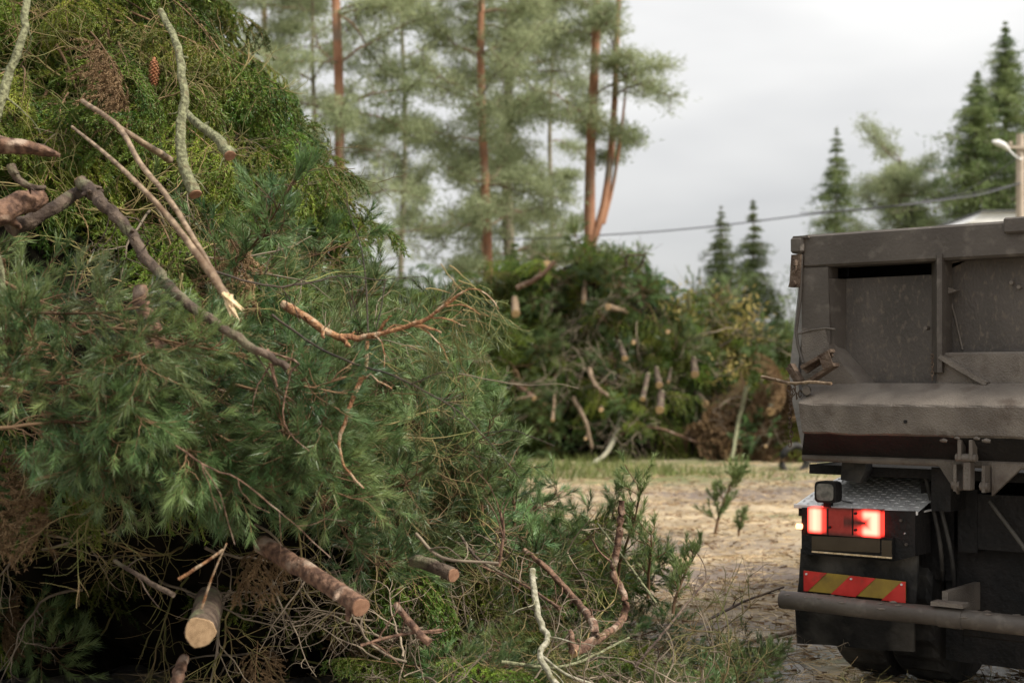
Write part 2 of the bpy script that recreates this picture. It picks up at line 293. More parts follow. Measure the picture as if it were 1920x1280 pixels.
def spruce_bough(seed, L=0.95, hang=0.5, dry=False, needle=True):
    global rng; rng = np.random.default_rng(seed)
    st, nd = MB(), MB()
    main = curve_from((0, 0, 0), (1, 0, 0.15), L, 10, 0.12, 0.45)
    st.tube(main, np.linspace(0.009, 0.002, 11), 5)
    seg = np.linspace(0, 1, 11)
    for k, u in enumerate(np.linspace(0.08, 0.99, 19)):
        P = np.array([np.interp(u, seg, main[:, i]) for i in range(3)])
        T = nrm(np.array([np.interp(min(u + .05, 1), seg, main[:, i]) for i in range(3)]) - np.array([np.interp(u - .05, seg, main[:, i]) for i in range(3)]))
        sd_ = nrm(np.cross(T, (0, 0, 1))) * (1 if k % 2 else -1)
        ln = (0.12 + 0.30 * math.sin(math.pi * min(1, (1 - u) * 0.75 + 0.12))) * rng.uniform(0.7, 1.15)
        d = T * 0.75 + sd_ * rng.uniform(0.7, 1) + np.array((0, 0, rng.uniform(-0.3, 0.15)))
        tw = curve_from(P, d, ln, 5, 0.15, hang)
        st.tube(tw, np.linspace(0.003, 0.0013, 6), 3, cap=False)
        if needle: needles_on(nd, tw, 0.0030, 0.027, 0.7, 0.0078, flat=0.3, up=0.1)
        for j in range(int(ln / 0.045)):
            i = 1 + j % 4; s2 = nrm(np.cross(nrm(tw[i + 1] - tw[i]), (0, 0, 1))) * (1 if j % 2 else -1)
            t2 = curve_from(tw[i], nrm(tw[i + 1] - tw[i]) * 0.8 + s2 * 0.8, ln * rng.uniform(0.25, 0.5), 3, 0.15, hang * 1.2)
            st.tube(t2, 0.0013, 3, cap=False)
            if needle: needles_on(nd, t2, 0.0032, 0.025, 0.7, 0.0078, flat=0.3, up=0.1)
    if needle: needles_on(nd, main, 0.003, 0.022, 0.75, 0.0048, start=0.3)
    return st, nd

def pine_bough(seed, L=0.95, density=1.0):
    global rng; rng = np.random.default_rng(seed)
    st, nd = MB(), MB()
    main = curve_from((0, 0, 0), (1, 0, 0.0), L, 12, 0.35, 0.1)
    st.tube(main, np.linspace(0.011, 0.003, 13), 6, wob=0.12)
    shoots = [(main[-1], main[-1] - main[-2])]
    for i in range(3, 12):
        for s in range(2 if i % 2 else 1):
            T = nrm(main[i] - main[i - 1]); u, v = perp(T); a = rng.uniform(0, 6.28)
            d = T + (u * math.cos(a) + v * math.sin(a)) * 0.9
            br = curve_from(main[i], d, rng.uniform(0.16, 0.40) * (1.15 - i / 16), 6, 0.45, -0.15)
            st.tube(br, np.linspace(0.0045, 0.0022, 7), 4, cap=False)
            shoots.append((br[-1], br[-1] - br[-2]))
            for j in (2, 4, 5):
                if rng.random() < 0.85:
                    T2 = nrm(br[j] - br[j - 1]); u2, v2 = perp(T2); a2 = rng.uniform(0, 6.28)
                    b2 = curve_from(br[j], T2 + (u2 * math.cos(a2) + v2 * math.sin(a2)) * 0.8, rng.uniform(0.06, 0.16), 4, 0.4, -0.2)
                    st.tube(b2, np.linspace(0.003, 0.002, 5), 3, cap=False); shoots.append((b2[-1], b2[-1] - b2[-2]))
    for P, d in shoots:
        sh = curve_from(P, d, rng.uniform(0.08, 0.16), 4, 0.25, -0.25)
        st.tube(sh, 0.0022, 3, cap=False)
        needles_on(nd, sh, 0.0021 / density, 0.088, 0.52, 0.0044)
    return st, nd

def twig_clump(seed, L=0.9, n2=9, n3=4, grav=0.5, r=0.008):
    global rng; rng = np.random.default_rng(seed)
    st = MB(); main = curve_from((0, 0, 0), (1, 0, 0), L, 12, 0.5, grav * 0.5)
    st.tube(main, np.linspace(r, 0.0022, 13), 5, wob=0.12)
    for k in range(n2):
        i = rng.integers(2, 12); T = nrm(main[i] - main[i - 1]); u, v = perp(T); a = rng.uniform(0, 6.28)
        b = curve_from(main[i], T * 0.8 + (u * math.cos(a) + v * math.sin(a)), rng.uniform(0.2, 0.5), 8, 0.6, grav)
        st.tube(b, np.linspace(r * 0.42, 0.0014, 9), 4, cap=False)
        for j in range(n3):
            q = rng.integers(2, 8); T2 = nrm(b[q] - b[q - 1]); u2, v2 = perp(T2); a2 = rng.uniform(0, 6.28)
            c = curve_from(b[q], T2 + (u2 * math.cos(a2) + v2 * math.sin(a2)), rng.uniform(0.08, 0.25), 5, 0.6, grav)
            st.tube(c, np.linspace(0.0018, 0.001, 6), 3, cap=False)
    return st

LM = [(60, 40, 'by the lichen branch at the top left edge'), (170, 90, 'around the brown dead sprays at the top left'), (335, 150, 'around the upper lichen-covered branch'), (430, 80, 'at the crest of the pile right of the cone'), (440, 290, 'by the short lichen branch end'), (80, 380, 'over the dark hollow at the left edge'),
      (250, 330, 'by the top of the splintered pole'), (370, 420, 'just below the sawn lichen branch'), (560, 330, 'on the right shoulder of the pile'), (620, 430, 'on the right flank under the shoulder'), (440, 560, 'around the splintered pole end'), (250, 500, 'along the thick dark branch'), (90, 560, 'below the left hollow'),
      (240, 640, 'at the top of the big pine clump'), (310, 760, 'in the middle of the big pine clump'), (300, 920, 'at the foot of the big pine clump'), (80, 760, 'left of the big pine clump'), (450, 800, 'right of the big pine clump'), (600, 560, 'behind the torn orange branch'), (680, 700, 'beside the hanging fork of the torn branch'),
      (860, 620, 'under the tip of the torn branch'), (800, 800, 'on the right bulge below the long black twig'), (930, 900, 'at the right foot of the pile'), (560, 920, 'above the reddish pine log'), (600, 1090, 'around the reddish pine log'), (375, 1150, 'around the sawn log end'), (120, 950, 'low on the left side'), (120, 1180, 'in the bottom left corner'),
      (760, 960, 'above the short dark log'), (780, 1100, 'below the short dark log'), (560, 1230, 'at the bottom edge under the reddish log'), (900, 1200, 'by the rust-brown dead branches'), (1010, 1120, 'by the pale winding branch'), (1090, 1180, 'by the sawn butt of the peeling branch'), (1180, 1050, 'by the upright stub of the peeling branch'), (1300, 1180, 'at the tip of the debris nearest the truck')]
def where(loc, k, rot, sc):
    px = 960 + F * loc[0] / loc[1]; py = HZ - F * (loc[2] - EYE) / loc[1] + 40
    w = min(LM, key=lambda q: (q[0] - px) ** 2 + (q[1] - py) ** 2)[2]; hx = math.cos(rot[2]) * math.cos(rot[1]); w = ('pointing right ' if hx > .4 else 'pointing left ' if hx < -.4 else '') + w
    return ('' if 'pointing' in w else 'drooping ' if rot[1] > .45 else ('raised ' if rot[1] < -.1 else '')), ('large' if sc > .9 else 'medium' if sc > .68 else 'small'), w
NEARL = {'green spruce branch heaped among others on the near brush pile': 'green spruce branch', 'long-needled green pine branch heaped among others on the near brush pile': 'long-needled pine branch', 'green conifer branch lying in the low debris right of the near pile': 'conifer branch',
         'thin mossy leafless twigs tangled in the near brush pile': 'mossy leafless twigs', 'grey-brown bare branch sticking from the near brush pile': 'bare grey-brown branch', 'bare grey branch lying in the low debris right of the near pile': 'bare grey stick', 'rust-brown dead branch caught in the near pile': 'rust-brown dead branch'}
FARL = {'rusty brown dead branch at the right end of the far pile': 'rusty dead branch on the far pile', 'green conifer branch piled up on the far brush pile': 'green branch on the far pile', 'bare brown branch tangled in the far brush pile': 'bare branch on the far pile'}
class Kind:
    """a family of bough meshes; place() makes a thing with a foliage child, stuff() a merged remainder"""
    def __init__(s, name, cat, protos, stem_mat, leaf_mat):
        s.name, s.cat = name, cat
        s.mesh = [(a.mesh(name, stem_mat), b.mesh('foliage', leaf_mat) if b is not None else None) for a, b in protos]
        s.first = {}
    def place(s, i, loc, rot, sc, label, group):
        i %= len(s.mesh); a, b = s.mesh[i]
        if label in NEARL:
            d_, z_, w_ = where(loc, s, rot, sc); label = f"{z_} {d_}{NEARL[label]} {w_}"
        elif label in FARL:
            x_ = loc[0] ; v_ = loc[2] / max(.5, float(np.interp(x_, [-7.5, -3, 1.6, 4, 5.9], [2.6, 3.7, 4.3, 3.2, 1])))
            label = ('large ' if sc > 1.45 else 'small ') + FARL[label] + (', at its foot' if v_ < .2 else ', low down' if v_ < .45 else ', halfway up' if v_ < .75 else ', on its crest') + (' far left' if x_ < -2 else ' left of centre' if x_ < .8 else ' in the centre' if x_ < 2.6 else ' right of centre' if x_ < 4.2 else ' at the right end')
        o = bpy.data.objects.new(s.name, a); COL.objects.link(o)
        if b is not None:
            f = bpy.data.objects.new('foliage', b); COL.objects.link(f); f.parent = o
        o.location = loc; o.rotation_euler = rot; o.scale = (sc,) * 3; tag(o, label, s.cat, group)
        if i not in s.first: s.first[i] = o
        return o

def stuff_instances(name, kinds, rows, label, cat):
    """rows: (proto index over all kinds, loc, euler, scale) -> one geometry-nodes object"""
    me = bpy.data.meshes.new(name); me.vertices.add(len(rows)); me.vertices.foreach_set('co', np.array([r[1] for r in rows], np.float32).ravel())
    a = me.attributes.new('rot', 'FLOAT_VECTOR', 'POINT'); a.data.foreach_set('vector', np.array([r[2] for r in rows], np.float32).ravel())
    a = me.attributes.new('scl', 'FLOAT', 'POINT'); a.data.foreach_set('value', np.array([r[3] for r in rows], np.float32))
    a = me.attributes.new('pick', 'INT', 'POINT'); a.data.foreach_set('value', np.array([r[0] for r in rows], np.int32))
    o = bpy.data.objects.new(name, me); COL.objects.link(o)
    g = bpy.data.node_groups.new(name, 'GeometryNodeTree'); g.interface.new_socket('Geometry', in_out='INPUT', socket_type='NodeSocketGeometry'); g.interface.new_socket('Geometry', in_out='OUTPUT', socket_type='NodeSocketGeometry')
    N, L = g.nodes, g.links; gi = N.new('NodeGroupInput'); go = N.new('NodeGroupOutput')
    ja = N.new('GeometryNodeJoinGeometry'); protos = []
    for k in kinds:
        for i in range(len(k.mesh)): protos.append(k.first[i])
    for p in reversed(protos):          # join prepends: link in reverse so that the order holds
        jj = N.new('GeometryNodeJoinGeometry')
        for q in [p] + list(p.children):
            oi = N.new('GeometryNodeObjectInfo'); oi.transform_space = 'ORIGINAL'; oi.inputs['Object'].default_value = q; L.new(oi.outputs['Geometry'], jj.inputs[0])
        ti = N.new('GeometryNodeGeometryToInstance'); L.new(jj.outputs[0], ti.inputs[0]); L.new(ti.outputs[0], ja.inputs[0])
    ip = N.new('GeometryNodeInstanceOnPoints'); ip.inputs['Pick Instance'].default_value = True
    mtp = N.new('GeometryNodeMeshToPoints'); L.new(gi.outputs[0], mtp.inputs[0]); L.new(mtp.outputs[0], ip.inputs['Points']); L.new(ja.outputs[0], ip.inputs['Instance'])
    def attr(nm, ty, sock):
        n = N.new('GeometryNodeInputNamedAttribute'); n.data_type = ty; n.inputs['Name'].default_value = nm; return n.outputs[0]
    e = N.new('FunctionNodeEulerToRotation'); L.new(attr('rot', 'FLOAT_VECTOR', 0), e.inputs[0]); L.new(e.outputs[0], ip.inputs['Rotation'])
    L.new(attr('scl', 'FLOAT', 0), ip.inputs['Scale']); L.new(attr('pick', 'INT', 0), ip.inputs['Instance Index'])
    L.new(ip.outputs[0], go.inputs[0]); md = o.modifiers.new('scatter', 'NODES'); md.node_group = g
    tag(o, label, cat, kind='stuff'); return o

KP = Kind('pine_branch', 'pine branch', [pine_bough(100 + i, 0.75 + 0.07 * i) for i in range(6)], M['twig_brown'], M['pine_needle'])
KS = Kind('spruce_branch', 'spruce branch', [spruce_bough(200 + i, 0.75 + 0.06 * i, hang=(0.35, 0.6, 1.2, 1.8, 0.5, 0.9)[i]) for i in range(6)], M['twig_brown'], M['spruce_needle'])
KD = Kind('dead_spruce_branch', 'dead branch', [spruce_bough(300 + i, 0.6, hang=0.8) for i in range(2)], M['twig_brown'], M['dry_needle'])
KT = Kind('twig_tangle', 'twigs', [(twig_clump(400 + i), None) for i in range(4)], M['moss_twig'], None)
KB = Kind('bare_branch', 'bare branch', [(twig_clump(420 + i, 1.0, 6, 3, 0.1, 0.011), None) for i in range(4)], M['twig_grey'], None)
rng = np.random.default_rng(11)

def heading(n, yaw_j=0.8, pitch=(-0.3, 0.9), roll=0.7):
    """euler that points +X roughly along n (outwards), pitched down"""
    yaw = math.atan2(n[1], n[0]) + rng.normal() * yaw_j
    return (rng.normal() * roll, rng.uniform(*pitch), yaw)

# ------------------------------------------------------------------ logs and branches as things of their own
def cut_disc(parent, c, d, r, m):
    """child disc at a cut end, its own origin in the centre, facing d"""
    mb = MB(); n = 20; a = np.arange(n) / n * 2 * math.pi; rr = r * (1 + 0.06 * np.sin(a * 3 + 1) + 0.03 * rng.normal(size=n))
    v = np.stack((np.cos(a) * rr, np.sin(a) * rr, np.full(n, 0.0)), 1); v2 = v * 0.94 + np.array((0, 0, 0.004)); 
    mb.add(np.vstack((v, v2, [[0, 0, 0.005]])), [(i, (i + 1) % n, n + (i + 1) % n, n + i) for i in range(n)]); mb.add(np.vstack((v2, [[0, 0, 0.005]])), [(i, (i + 1) % n, n) for i in range(n)])
    o = mb.build('cut_end', m, parent); q = Vector(nrm(d)).to_track_quat('Z', 'Y')
    o.matrix_local = Matrix.Translation(Vector(c)) @ q.to_matrix().to_4x4(); return o

def branch(name, cat, label, pts, r0, r1, m, cut0=None, cut1=None, sides=10, n=None, side=0, side_len=0.2, knots=0, extra=(), group=None, wob=0.13, jit=0.14, side_mat=None, seed=None):
    """pts: world points. Origin at first point."""
    global rng
    if seed is not None: rng = np.random.default_rng(seed)
    pts = np.asarray(pts, float); o0 = pts[0].copy(); L = np.linalg.norm(np.diff(pts, axis=0), axis=1).sum(); n = n or max(8, int(L / 0.035)); thin = 0.84 if r0 < .045 and pts[0][1] < 9 else 1.0; r0 *= thin; r1 *= thin
    p = smooth_path(pts - o0, n); p[1:-1] += rng.normal(size=(n - 2, 3)) * min(r0, r1 * 2 + 0.002) * jit
    rad = np.linspace(r0, r1, n); mb = MB(); mb.tube(p, rad, sides, wob=wob)
    for k in range(knots):
        i = rng.integers(1, n - 2); u, v = perp(p[i + 1] - p[i]); a = rng.uniform(0, 6.28); d = u * math.cos(a) + v * math.sin(a) + nrm(p[i + 1] - p[i]) * 0.5
        mb.tube([p[i], p[i] + nrm(d) * rad[i] * 1.3, p[i] + nrm(d) * rad[i] * rng.uniform(1.5, 2.6)], [rad[i] * .6, rad[i] * .4, rad[i] * .22], 6)
    for e_pts, e0, e1 in extra:
        ep = np.asarray(e_pts, float) - o0; ne = max(6, int(np.linalg.norm(np.diff(ep, axis=0), axis=1).sum() / 0.035)); q = smooth_path(ep, ne)
        q[1:-1] += rng.normal(size=(ne - 2, 3)) * min(e0, e1 * 2 + .002) * jit; mb.tube(q, np.linspace(e0, e1, ne) * thin, max(6, sides - 2), wob=wob)
    for k in range(side):
        i = rng.integers(n // 5, n - 1); T = nrm(p[i] - p[i - 1]); u, v = perp(T); a = rng.uniform(0, 6.28)
        b = curve_from(p[i], T + (u * math.cos(a) + v * math.sin(a)), side_len * rng.uniform(0.4, 1.3), 7, 0.5, 0.2)
        mb.tube(b, np.linspace(min(0.004, rad[i] * .6), 0.0012, 8), 4, cap=False)
        if rng.random() < 0.6:
            c = curve_from(b[4], b[4] - b[3] + rng.normal(size=3) * 0.02, side_len * 0.4, 4, 0.5, 0.1); mb.tube(c, np.linspace(0.0016, 0.0009, 5), 3, cap=False)
    o = mb.build(name, m); o.location = o0; tag(o, label, cat, group)
    if cut0 is not None: cut_disc(o, p[0], p[0] - p[1], r0 * 1.0, cut0)
    if cut1 is not None: cut_disc(o, p[-1], p[-1] - p[-2], r1 * 1.0, cut1)
    return o
def pp(*a): return [at(x, y, Y * .93 if Y < 7 else Y) for x, y, Y in a]

# ------------------------------------------------------------------ ground
def gh(x, y):
    rut = sum(-0.05 * np.exp(-((y - c - 0.10 * x - .25 * np.sin(x * .6)) / .24) ** 2) for c in (11.5, 13.3, 17.5, 19.4))
    return rut + 0.018 * np.sin(x * 1.7 + y * 0.9) + 0.015 * np.sin(y * 2.3 - x * 1.1) + 0.010 * np.sin(x * 5.1 + 1) * np.sin(y * 4.3) + 0.006 * np.sin(x * 13 + y * 7) * np.sin(y * 11)
xs = np.concatenate((-np.geomspace(400, 10.5, 24), np.linspace(-10, 14, 170), np.geomspace(14.5, 400, 24)))
ys = np.concatenate((-np.geomspace(60, 3, 8), np.linspace(-2, 42, 260), np.geomspace(43, 900, 26)))
gx, gy = np.meshgrid(xs, ys); gz = gh(gx, gy) * np.clip(1.4 - np.abs(gy) / 60, 0, 1) + 0.008 * rng.normal(size=gx.shape) * (gy < 42) * (np.abs(gx) < 14)
g = MB(); nx = len(xs); ny = len(ys); i, j = np.meshgrid(np.arange(nx - 1), np.arange(ny - 1)); b = j * nx + i
g.add(np.stack((gx, gy, gz), -1), np.stack((b, b + 1, b + nx + 1, b + nx), -1).reshape(-1, 4), 0, True)
def ground_mat():
    m = mat('ground_straw', (0.225, 0.178, 0.118), (0.41, 0.33, 0.22), scale=1.6, rough=0.85, bump=1.0, bscale=18, spec=0.25, detail=9)
    n = m.node_tree.nodes; l = m.node_tree.links; b = n['Principled BSDF']; src = b.inputs['Base Color'].links[0].from_socket
    t = [q for q in n if q.type == 'TEX_COORD'][0]
    def blend(col, scale, lo, hi, stretch, prev, rough=None):
        mp_ = n.new('ShaderNodeMapping'); mp_.inputs['Scale'].default_value = stretch; l.new(t.outputs['Object'], mp_.inputs[0])
        z = n.new('ShaderNodeTexNoise'); z.inputs['Scale'].default_value = scale; z.inputs['Detail'].default_value = 7; l.new(mp_.outputs[0], z.inputs['Vector'])
        r = n.new('ShaderNodeMapRange'); r.inputs['From Min'].default_value = lo; r.inputs['From Max'].default_value = hi; l.new(z.outputs[0], r.inputs[0])
        x = n.new('ShaderNodeMix'); x.data_type = 'RGBA'; l.new(r.outputs[0], x.inputs[0]); l.new(prev, x.inputs[6]); x.inputs[7].default_value = (*col, 1); return x.outputs[2], r.outputs[0]
    c, _ = blend((0.15, 0.12, 0.10), 0.55, 0.47, 0.60, (0.35, 1.2, 1), src)      # muddy wheel streaks
    c, _ = blend((0.12, 0.14, 0.05), 0.33, 0.57, 0.66, (0.5, 1, 1), c)             # moss and grass
    # damp grey mud near the truck's wheels, grass strip in front of the far pile
    s = n.new('ShaderNodeSeparateXYZ'); l.new(t.outputs['Object'], s.inputs[0])
    def band(sock, lo0, lo1, hi0, hi1):
        a = n.new('ShaderNodeMapRange'); a.inputs['From Min'].default_value = lo0; a.inputs['From Max'].default_value = lo1; l.new(sock, a.inputs[0])
        d = n.new('ShaderNodeMapRange'); d.inputs['From Min'].default_value = hi1; d.inputs['From Max'].default_value = hi0; l.new(sock, d.inputs[0])
        q = n.new('ShaderNodeMath'); q.operation = 'MULTIPLY'; l.new(a.outputs[0], q.inputs[0]); l.new(d.outputs[0], q.inputs[1]); return q.outputs[0]
    def over(fac, col, prev, ns, lo, hi):
        z = n.new('ShaderNodeTexNoise'); z.inputs['Scale'].default_value = ns; z.inputs['Detail'].default_value = 6; l.new(t.outputs['Object'], z.inputs['Vector'])
        r = n.new('ShaderNodeMapRange'); r.inputs['From Min'].default_value = lo; r.inputs['From Max'].default_value = hi; l.new(z.outputs[0], r.inputs[0])
        q = n.new('ShaderNodeMath'); q.operation = 'MULTIPLY'; l.new(fac, q.inputs[0]); l.new(r.outputs[0], q.inputs[1])
        x = n.new('ShaderNodeMix'); x.data_type = 'RGBA'; l.new(q.outputs[0], x.inputs[0]); l.new(prev, x.inputs[6]); x.inputs[7].default_value = (*col, 1); return x.outputs[2], q.outputs[0]
    c, _ = over(band(s.outputs[1], 21, 25, 60, 70), (0.13, 0.135, 0.06), c, 1.1, 0.36, 0.55)
    c, w = over(band(s.outputs[1], 2, 4, 8.3, 10), (0.20, 0.185, 0.175), c, 1.8, 0.33, 0.5)
    l.new(c, b.inputs['Base Color'])
    rr = n.new('ShaderNodeMapRange'); rr.inputs['To Min'].default_value = 0.85; rr.inputs['To Max'].default_value = 0.32; l.new(w, rr.inputs[0]); l.new(rr.outputs[0], b.inputs['Roughness'])
    return m
tag(g.build('ground', ground_mat()), kind='structure')

# straw, bark chips and grass
rng = np.random.default_rng(6); n = 9000; y = 6.8 + 20 * rng.random(n) ** 1.4; x = -1 + rng.random(n) * (y * 0.4 + 3); a = rng.random(n) * 6.28
mb = MB(); mb.blades(np.stack((x, y, gh(x, y) + 0.008 + .012 * rng.random(n)), 1), np.stack((np.cos(a), np.sin(a), rng.normal(size=n) * 0.2), 1), 0.04 + 0.10 * rng.random(n), 0.022); tag(mb.build('bark_chips', M['twig_brown']), 'brown bark chips and twig scraps strewn over the yard', 'bark chips', kind='stuff')
rng = np.random.default_rng(5)
n = 26000; y = 6.5 + 22 * rng.random(n) ** 1.3; x = -2 + rng.random(n) * (y * 0.4 + 4); a = rng.random(n) * 6.28
P = np.stack((x, y, gh(x, y) + 0.012 + 0.02 * rng.random(n)), 1); D = np.stack((np.cos(a), np.sin(a), rng.normal(size=n) * 0.12), 1)
mb = MB(); mb.blades(P, D, 0.10 + 0.22 * rng.random(n), 0.009); o = mb.build('straw_litter', M['straw']); tag(o, 'pale chopped straw littering the open ground', 'straw', kind='stuff')
n = 16000; y = 24 + 7 * rng.random(n); x = -8 + rng.random(n) * 24; k = np.sin(x * 0.9) + np.sin(x * 0.37 + y * 0.8) + rng.normal(size=n) * 0.5 > 0.3; x, y = x[k], y[k]; n = len(x)
n2 = 5000; y2 = 6.6 + 3 * rng.random(n2); x2 = 0.8 + rng.random(n2) * 2.4; k2 = np.sin(x2 * 3.1 + 1) + np.sin(y2 * 2.7) + rng.normal(size=n2) * 0.4 > 0.9; x = np.concatenate((x, x2[k2])); y = np.concatenate((y, y2[k2])); n = len(x)
sz = np.where(y > 20, 1.0, 0.25)
P = np.stack((x, y, gh(x, y) - 0.01), 1); D = rng.normal(size=(n, 3)) * 0.5; D[:, 2] = 1
mb = MB(); mb.blades(P, D, (0.10 + 0.22 * rng.random(n)) * sz, 0.03 * sz); tag(mb.build('grass', M['grass']), 'short ragged green grass at the foot of the far brush pile', 'grass', kind='stuff')

# ------------------------------------------------------------------ near brush pile
ZT = [0, .3, .6, 1.0, 1.5, 1.8, 2.1, 2.6, 3.0, 3.5, 4.5, 5.2]
XT = [.55, .28, .0, -.28, -.55, -.88, -1.25, -1.40, -1.50, -1.72, -2.08, -2.6]
YT = [7.25, 7.15, 6.9, 6.35, 5.78, 5.85, 6.0, 6.35, 6.7, 7.1, 8.2, 9.4]
def surf(s, z):
    """near pile skin: s<0 along the front face (metres left of the corner), s>0 back along the right side; returns point, outward normal"""
    xr = np.interp(z, ZT, XT); x = xr + min(s, 0); yf = np.interp(z, ZT, YT) + 0.38 * max(0, x + 1.6) + 0.16 * math.sin(x * 2.3 + z * 1.7) + 0.10 * math.sin(x * 5 - z * 3.1)
    rr = 0.45
    if s <= -rr: return np.array((x, yf, z)), np.array((0.0, -1.0, 0.0))
    if s < rr:
        t = (s + rr) / (2 * rr) * math.pi / 2; yc = np.interp(z, ZT, YT) + 0.38 * max(0, xr + 1.6)
        return np.array((xr - rr + rr * math.sin(t), yc + rr - rr * math.cos(t), z)), np.array((math.sin(t), -math.cos(t), 0))
    yc = np.interp(z, ZT, YT) + 0.38 * max(0, xr + 1.6)
    return np.array((xr - 0.05 * (s - rr) + 0.12 * math.sin(s * 2 + z * 2), yc + s, z)), np.array((1.0, 0, 0))
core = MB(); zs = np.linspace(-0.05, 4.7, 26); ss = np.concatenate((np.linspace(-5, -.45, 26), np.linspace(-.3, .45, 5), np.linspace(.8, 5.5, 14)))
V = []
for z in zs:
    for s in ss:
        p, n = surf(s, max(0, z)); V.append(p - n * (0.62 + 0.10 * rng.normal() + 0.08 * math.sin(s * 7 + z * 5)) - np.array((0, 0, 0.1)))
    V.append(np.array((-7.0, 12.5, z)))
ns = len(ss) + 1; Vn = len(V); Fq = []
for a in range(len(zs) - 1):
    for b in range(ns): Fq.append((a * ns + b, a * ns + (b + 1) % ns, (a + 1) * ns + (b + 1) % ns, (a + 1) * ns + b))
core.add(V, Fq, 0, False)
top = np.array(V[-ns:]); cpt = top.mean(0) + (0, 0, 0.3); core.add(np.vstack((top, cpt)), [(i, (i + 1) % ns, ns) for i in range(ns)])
tag(core.build('brush_heap_shade_core', M['heap']), 'near-black core painted as the shade between the branches of the near brush pile', 'brush heap', kind='stuff')  # added shell, coloured near-black for the shade between branches

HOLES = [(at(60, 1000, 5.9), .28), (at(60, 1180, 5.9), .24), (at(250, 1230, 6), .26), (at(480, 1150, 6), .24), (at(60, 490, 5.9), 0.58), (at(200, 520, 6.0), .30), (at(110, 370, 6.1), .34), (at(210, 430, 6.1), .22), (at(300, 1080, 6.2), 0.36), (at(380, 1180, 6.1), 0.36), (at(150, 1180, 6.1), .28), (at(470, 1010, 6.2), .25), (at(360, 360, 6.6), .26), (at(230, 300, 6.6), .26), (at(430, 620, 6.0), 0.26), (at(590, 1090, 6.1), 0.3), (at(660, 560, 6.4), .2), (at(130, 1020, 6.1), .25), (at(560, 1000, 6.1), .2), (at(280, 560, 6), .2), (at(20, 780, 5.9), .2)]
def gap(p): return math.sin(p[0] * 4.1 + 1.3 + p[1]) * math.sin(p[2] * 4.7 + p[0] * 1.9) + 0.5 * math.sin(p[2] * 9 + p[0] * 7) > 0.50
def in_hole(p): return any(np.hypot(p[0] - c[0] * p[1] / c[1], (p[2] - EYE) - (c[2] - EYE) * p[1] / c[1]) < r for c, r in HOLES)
def kind_at(p):
    x, y, z = p
    ps = np.interp(z, [0, .6, 1.1, 2.0, 2.35, 2.7, 5], [.55, .35, .06, .15, .75, 1.0, 1.0])   # share of spruce
    if y > 8: ps = max(ps, 0.75) if z > 1.6 else ps * 0.6
    if z < 1.2 and x > 0.1: ps = 0.3
    return KS if rng.random() < ps else KP
rng = np.random.default_rng(21)
rows = []; npine = nspr = 0; tries = 0
PICK = {id(KP): 0, id(KS): 6, id(KT): 12}
cand = []
while len(cand) < 1150:
    z = rng.uniform(0.08, 4.75); s = rng.uniform(-3.4, 4.2)
    xr = np.interp(z, ZT, XT)
    if s < 0 and xr + s < -3.2: continue
    p, n = surf(s, z)
    if p[1] > 10.5: continue
    cand.append((p, n, rng.random()))
for p, n, lay in cand:
    k = kind_at(p); outer = lay < 0.50
    if in_hole(p) or gap(p): continue
    if p[2] < 1.25 and p[0] < -.55 and rng.random() < (.72 if p[0] < -.9 else .4): continue
    if k is KP and p[2] > 1.9 and p[0] > -1.1: continue
    if (k is KP and npine >= 215) or (k is KS and nspr >= 190): outer = False
    n2 = nrm(n + np.array((0.25, 0, 0)))
    if k is KS:
        rot = heading(n2, 0.55, (0.2, 1.25), 0.35); i = rng.choice([0, 1, 2, 3, 4, 5]); sc = rng.uniform(0.6, 1.1)
        if p[2] > 2.6 and p[0] < -1.5 and p[1] < 7.8: i = rng.choice([2, 3, 3, 5])
    else:
        rot = heading(n2, 0.65, (-0.3, 0.95), 2.0); i = rng.integers(0, 6); sc = rng.uniform(0.6, 0.95)
    if p[2] < 1.6 and p[0] < -.8: rot = (rot[0], min(rot[1], .35), rot[2])
    if p[2] < 0.35: rot = (rot[0] * .3, rng.uniform(-0.45, 0.0), rot[2]); 
    reach = 0.95 * sc
    if outer:
        loc = p - n * (0.52 * reach)
        loc[2] += 0.18 * reach
        if k is KS: nspr += 1; lab = 'green spruce branch heaped among others on the near brush pile'; gr = 'spruce branches heaped on the near brush pile'
        else: npine += 1; lab = 'long-needled green pine branch heaped among others on the near brush pile'; gr = 'pine branches heaped on the near brush pile'
        k.place(i, loc, rot, sc, lab, gr)
    else:
        if k is KP and rng.random() < .5: continue
        loc = p - n * (0.62 * reach + 0.16); loc[2] += 0.12
        rows.append((PICK[id(k)] + i, loc, rot, sc))
HERO = [(215, 610, 5.35), (285, 640, 5.2), (330, 700, 5.15), (300, 770, 5.1), (240, 690, 5.1), (330, 870, 5.3), (250, 850, 5.1), (450, 900, 5.3), (520, 880, 5.4), (170, 760, 5.15), (560, 760, 5.5), (640, 760, 5.6), (700, 850, 5.7), (740, 930, 5.9), (620, 960, 5.7)]
for q, (px, py, Y) in enumerate(HERO):
    for j in range(2):
        tip = at(px + rng.normal() * 18, py + rng.normal() * 18, Y + rng.uniform(-.1, .25)); yaw = rng.uniform(-1.3, 0.1); pit = rng.uniform(-0.15, 0.55); sc = rng.uniform(.55, .8); d = np.array((math.cos(yaw) * math.cos(pit), math.sin(yaw) * math.cos(pit), -math.sin(pit)))
        KP.place(rng.integers(0, 6), tip - d * 0.75 * sc, (rng.normal() * 2, pit, yaw), sc, 'long-needled green pine branch heaped among others on the near brush pile', 'pine branches heaped on the near brush pile')
